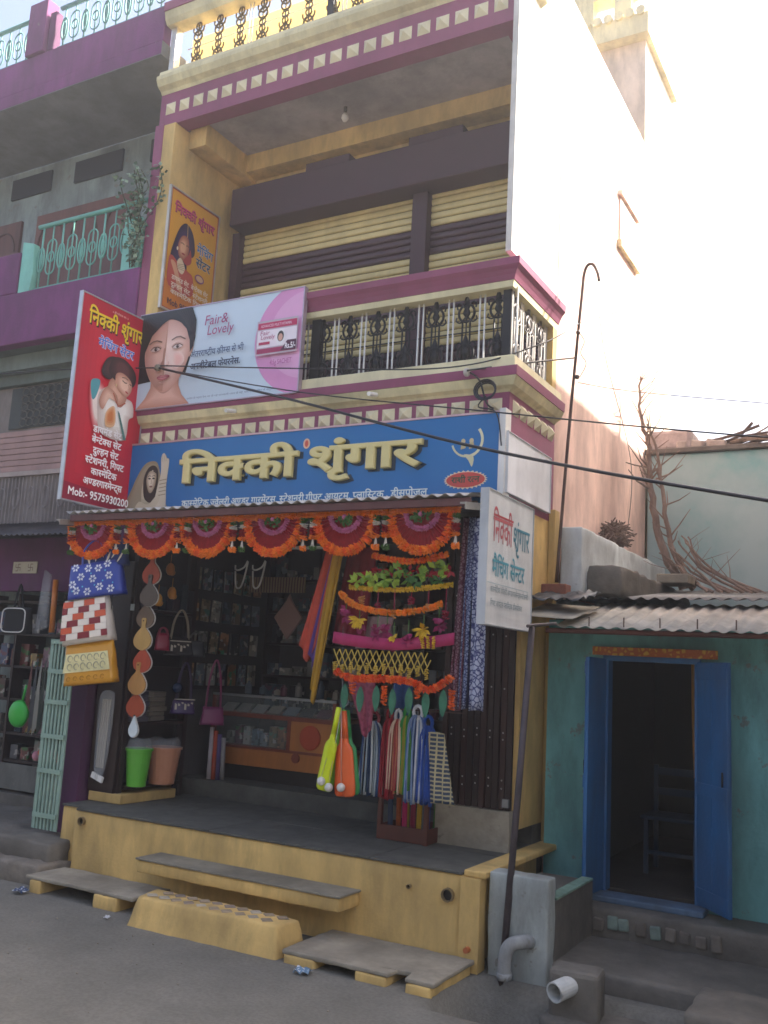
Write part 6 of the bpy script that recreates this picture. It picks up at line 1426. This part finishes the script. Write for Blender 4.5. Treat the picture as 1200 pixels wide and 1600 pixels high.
dangling('sieve', 'bright green plastic sieve hanging in the neighbouring shop', 'sieve', lambda q: (q.lathe([(.135, 0), (.13, .03), (.1, .05), (.02, .055)], (-5.1, .6, 1.27), 20, M=Matrix.Rotation(R(90), 3, 'X')), q.tube([(-5.08, .6, 1.4), (-5.05, .6, 1.55)], .012, 6), mat('#2fae3a', 'plastic'))[2], (-5.1, .6, 1.13))
t = thing('school_bag', 'black bag with white piping hanging in the neighbouring shop', 'bag', (-5.28, .6, 2.05))
place(bag_mesh(.36, .38, .27, .12, seed=5), (-5.28, .6, 2.05)).build('bag_body', mat('#17171b', 'cloth'), t, smooth=True)
q = MB(); q.tube([(-5.28 + .17 * (abs(math.cos(a)) ** .4) * (1 if math.cos(a) > 0 else -1), .535, 2.185 + .12 * (abs(math.sin(a)) ** .4) * (1 if math.sin(a) > 0 else -1)) for a in [k * .2618 for k in range(24)]], .006, 5, closed=True); q.build('piping', WHITE, t, smooth=True)
MB().tube(curve3([(-5.36, .6, 2.3), (-5.3, .6, 2.55), (-5.22, .6, 2.3)], 5), .012, 5).build('strap', mat('#17171b', 'cloth'), t)
for k, (x, c, lb) in enumerate(((-5.0, '#5a2a2a', 'brown'), (-4.93, '#3a4048', 'charcoal'), (-4.87, '#8f9088', 'pale grey'), (-4.81, '#2a3a34', 'dark green'))):
    q = MB()
    for j in range(5): q.tube(curve3([(x, .6, 1.8), (x - .02 + .01 * j, .59, 1.45), (x - .03 + .014 * j, .6, 1.08 + .02 * j)], 3), .006, 4)
    q.build('belt_bunch', mat(c, 'plastic'), label=f'{lb} bunch of belts hanging in the neighbouring shop', cat='belts', group='belts hanging in the neighbouring shop', org=(x, .6, 1.08))
MB().lathe([(.06, 0), (.075, .14), (.08, .15)], (-4.42, .8, 1.17), 16).build('yellow_tub', mat('#b9a51e', 'plastic'), label='yellow plastic tub seen through the pale green gate', cat='tub', org=(-4.42, .8, 1.17))
q = MB(); rr = random.Random(9)
for k in range(7): q.ball((-5.25 + .08 * k, 1.0, .83 + .04 * (k % 2)), .055, .04, .05, 8, 6, k % 3)
q.build('soft_toys', [mat('#c58a96', 'cloth'), mat('#b9603a', 'cloth'), mat('#a99aa0', 'cloth')], label='pink and orange soft toys heaped on the low rack of the neighbouring shop', cat='toys', org=(-5, 1, .78), smooth=True)
t = thing('tile_plaque', 'small cream plaque with dark auspicious marks over the neighbouring shop', 'plaque', (-5.4, .7, 2.68))
P = front(-5.58, .715, 2.68); MB().prism([(0, 0), (.36, 0), (.36, .12), (0, .12)], P, .01).build('plaque', mat('#b9b09a', 'paint'), t)
pp = INK(P, .01)
for x in (.08, .27):
    c_ = '#5a3030'
    for a, b_, e_, f_ in ((0, -.035, 0, .035), (-.035, 0, .035, 0), (0, .035, .035, .035), (0, -.035, -.035, -.035), (.035, 0, .035, -.035), (-.035, 0, -.035, .035)): pp.line([(x + a, .06 + b_), (x + e_, .06 + f_)], .007, c_)
pp.build('painted_mark', t)

# ================================================================== plant on the neighbour's balcony, litter
t = thing('creeper_plant', 'leafy creeper climbing the balcony corner of the purple house', 'plant', (-4.1, .55, 5.75))
rr = random.Random(17); stems = MB(); lv = MB()
for k in range(6):
    pts = [(-4.1 + rr.uniform(-.06, .06), .5, 5.75)]
    for j in range(6): pts.append((pts[-1][0] + rr.uniform(-.08, .09), .48 + rr.uniform(-.06, .05), 5.75 + .17 * (j + 1)))
    C_ = curve3(pts, 4); stems.tube(C_, .006, 4)
    for p_ in C_[2:]:
        for _ in range(3):
            c = p_ + Vector((rr.uniform(-.07, .07), rr.uniform(-.05, .05), rr.uniform(-.05, .05))); d = Vector((rr.uniform(-1, 1), rr.uniform(-1, .3), rr.uniform(-.8, .5))).normalized() * rr.uniform(.04, .075); w_ = d.orthogonal().normalized() * .02
            lv.add([c, c + d * .45 + w_, c + d, c + d * .45 - w_], [(0, 1, 2, 3)], rr.randrange(2))
stems.build('stem', mat('#4a4a36', 'bark'), t); lv.build('foliage', [mat('#54705a', 'leaf'), mat('#7f947c', 'leaf')], t, fix=False)
for k, (x, y, c, lb) in enumerate(((-3.55, -.5, '#3a4a6a', 'crumpled blue and white wrapper on the ground by the left slab'), (-2.52, -.6, '#b9bcc2', 'tiny white scrap on the ground below the left slab'), (-.72, -.72, '#5f7f9a', 'crumpled pale blue wrapper on the ground under the broken slab'))):
    q = MB(); rr = random.Random(k); N = 6; s = .06 if k != 1 else .025
    vs = [(x + s * (i - N / 2) * .33 + rr.uniform(-.01, .01), y + s * (j - N / 2) * .33 + rr.uniform(-.01, .01), .012 + rr.uniform(0, s * .6)) for j in range(N) for i in range(N)]
    q.add(vs, [(j * N + i, j * N + i + 1, (j + 1) * N + i + 1, (j + 1) * N + i) for j in range(N - 1) for i in range(N - 1)])
    o = q.build('litter', pattern_mat('wrapper%d' % k, c, '#c9cdd2', 30, thr=.2), label=lb, cat='litter', org=(x, y, .01)); o.modifiers.new('thick', 'SOLIDIFY').thickness = .002
rr = random.Random(44)
pm = [MB().ball((0, 0, 0), s, s * .8, s * .55, 6, 4).mesh('pebble', mat(c, 'stone')) for s, c in ((.012, '#8a8174'), (.018, '#766e63'), (.01, '#9a9082'))]
pb = MB()
for k in range(160):
    x = rr.uniform(-4, 1.0); y = rr.uniform(-3.2, -.7); s = rr.uniform(.003, .009); pb.ball((x, y, s * .4), s, s * .9, s * .6, 5, 3)
pb.build('gravel', mat('#8d8476', 'stone'), kind='stuff', label='loose grit scattered over the street', cat='gravel')

# ================================================================== air
HAZE = True
if HAZE:
    hz = MB().box(-150, 150, -65, 230, -1.5, 11.5).build('haze', [])
    hz.data.materials.clear()
    m = bpy.data.materials.new('haze_air'); m.use_nodes = True; n = m.node_tree.nodes; n.remove(n['Principled BSDF'])
    pv = n.new('ShaderNodeVolumePrincipled'); pv.inputs['Color'].default_value = (.95, .95, .95, 1); pv.inputs['Density'].default_value = .0068; pv.inputs['Anisotropy'].default_value = .55
    m.node_tree.links.new(pv.outputs[0], n['Material Output'].inputs['Volume']); hz.data.materials.append(m); tag(hz, kind='stuff')
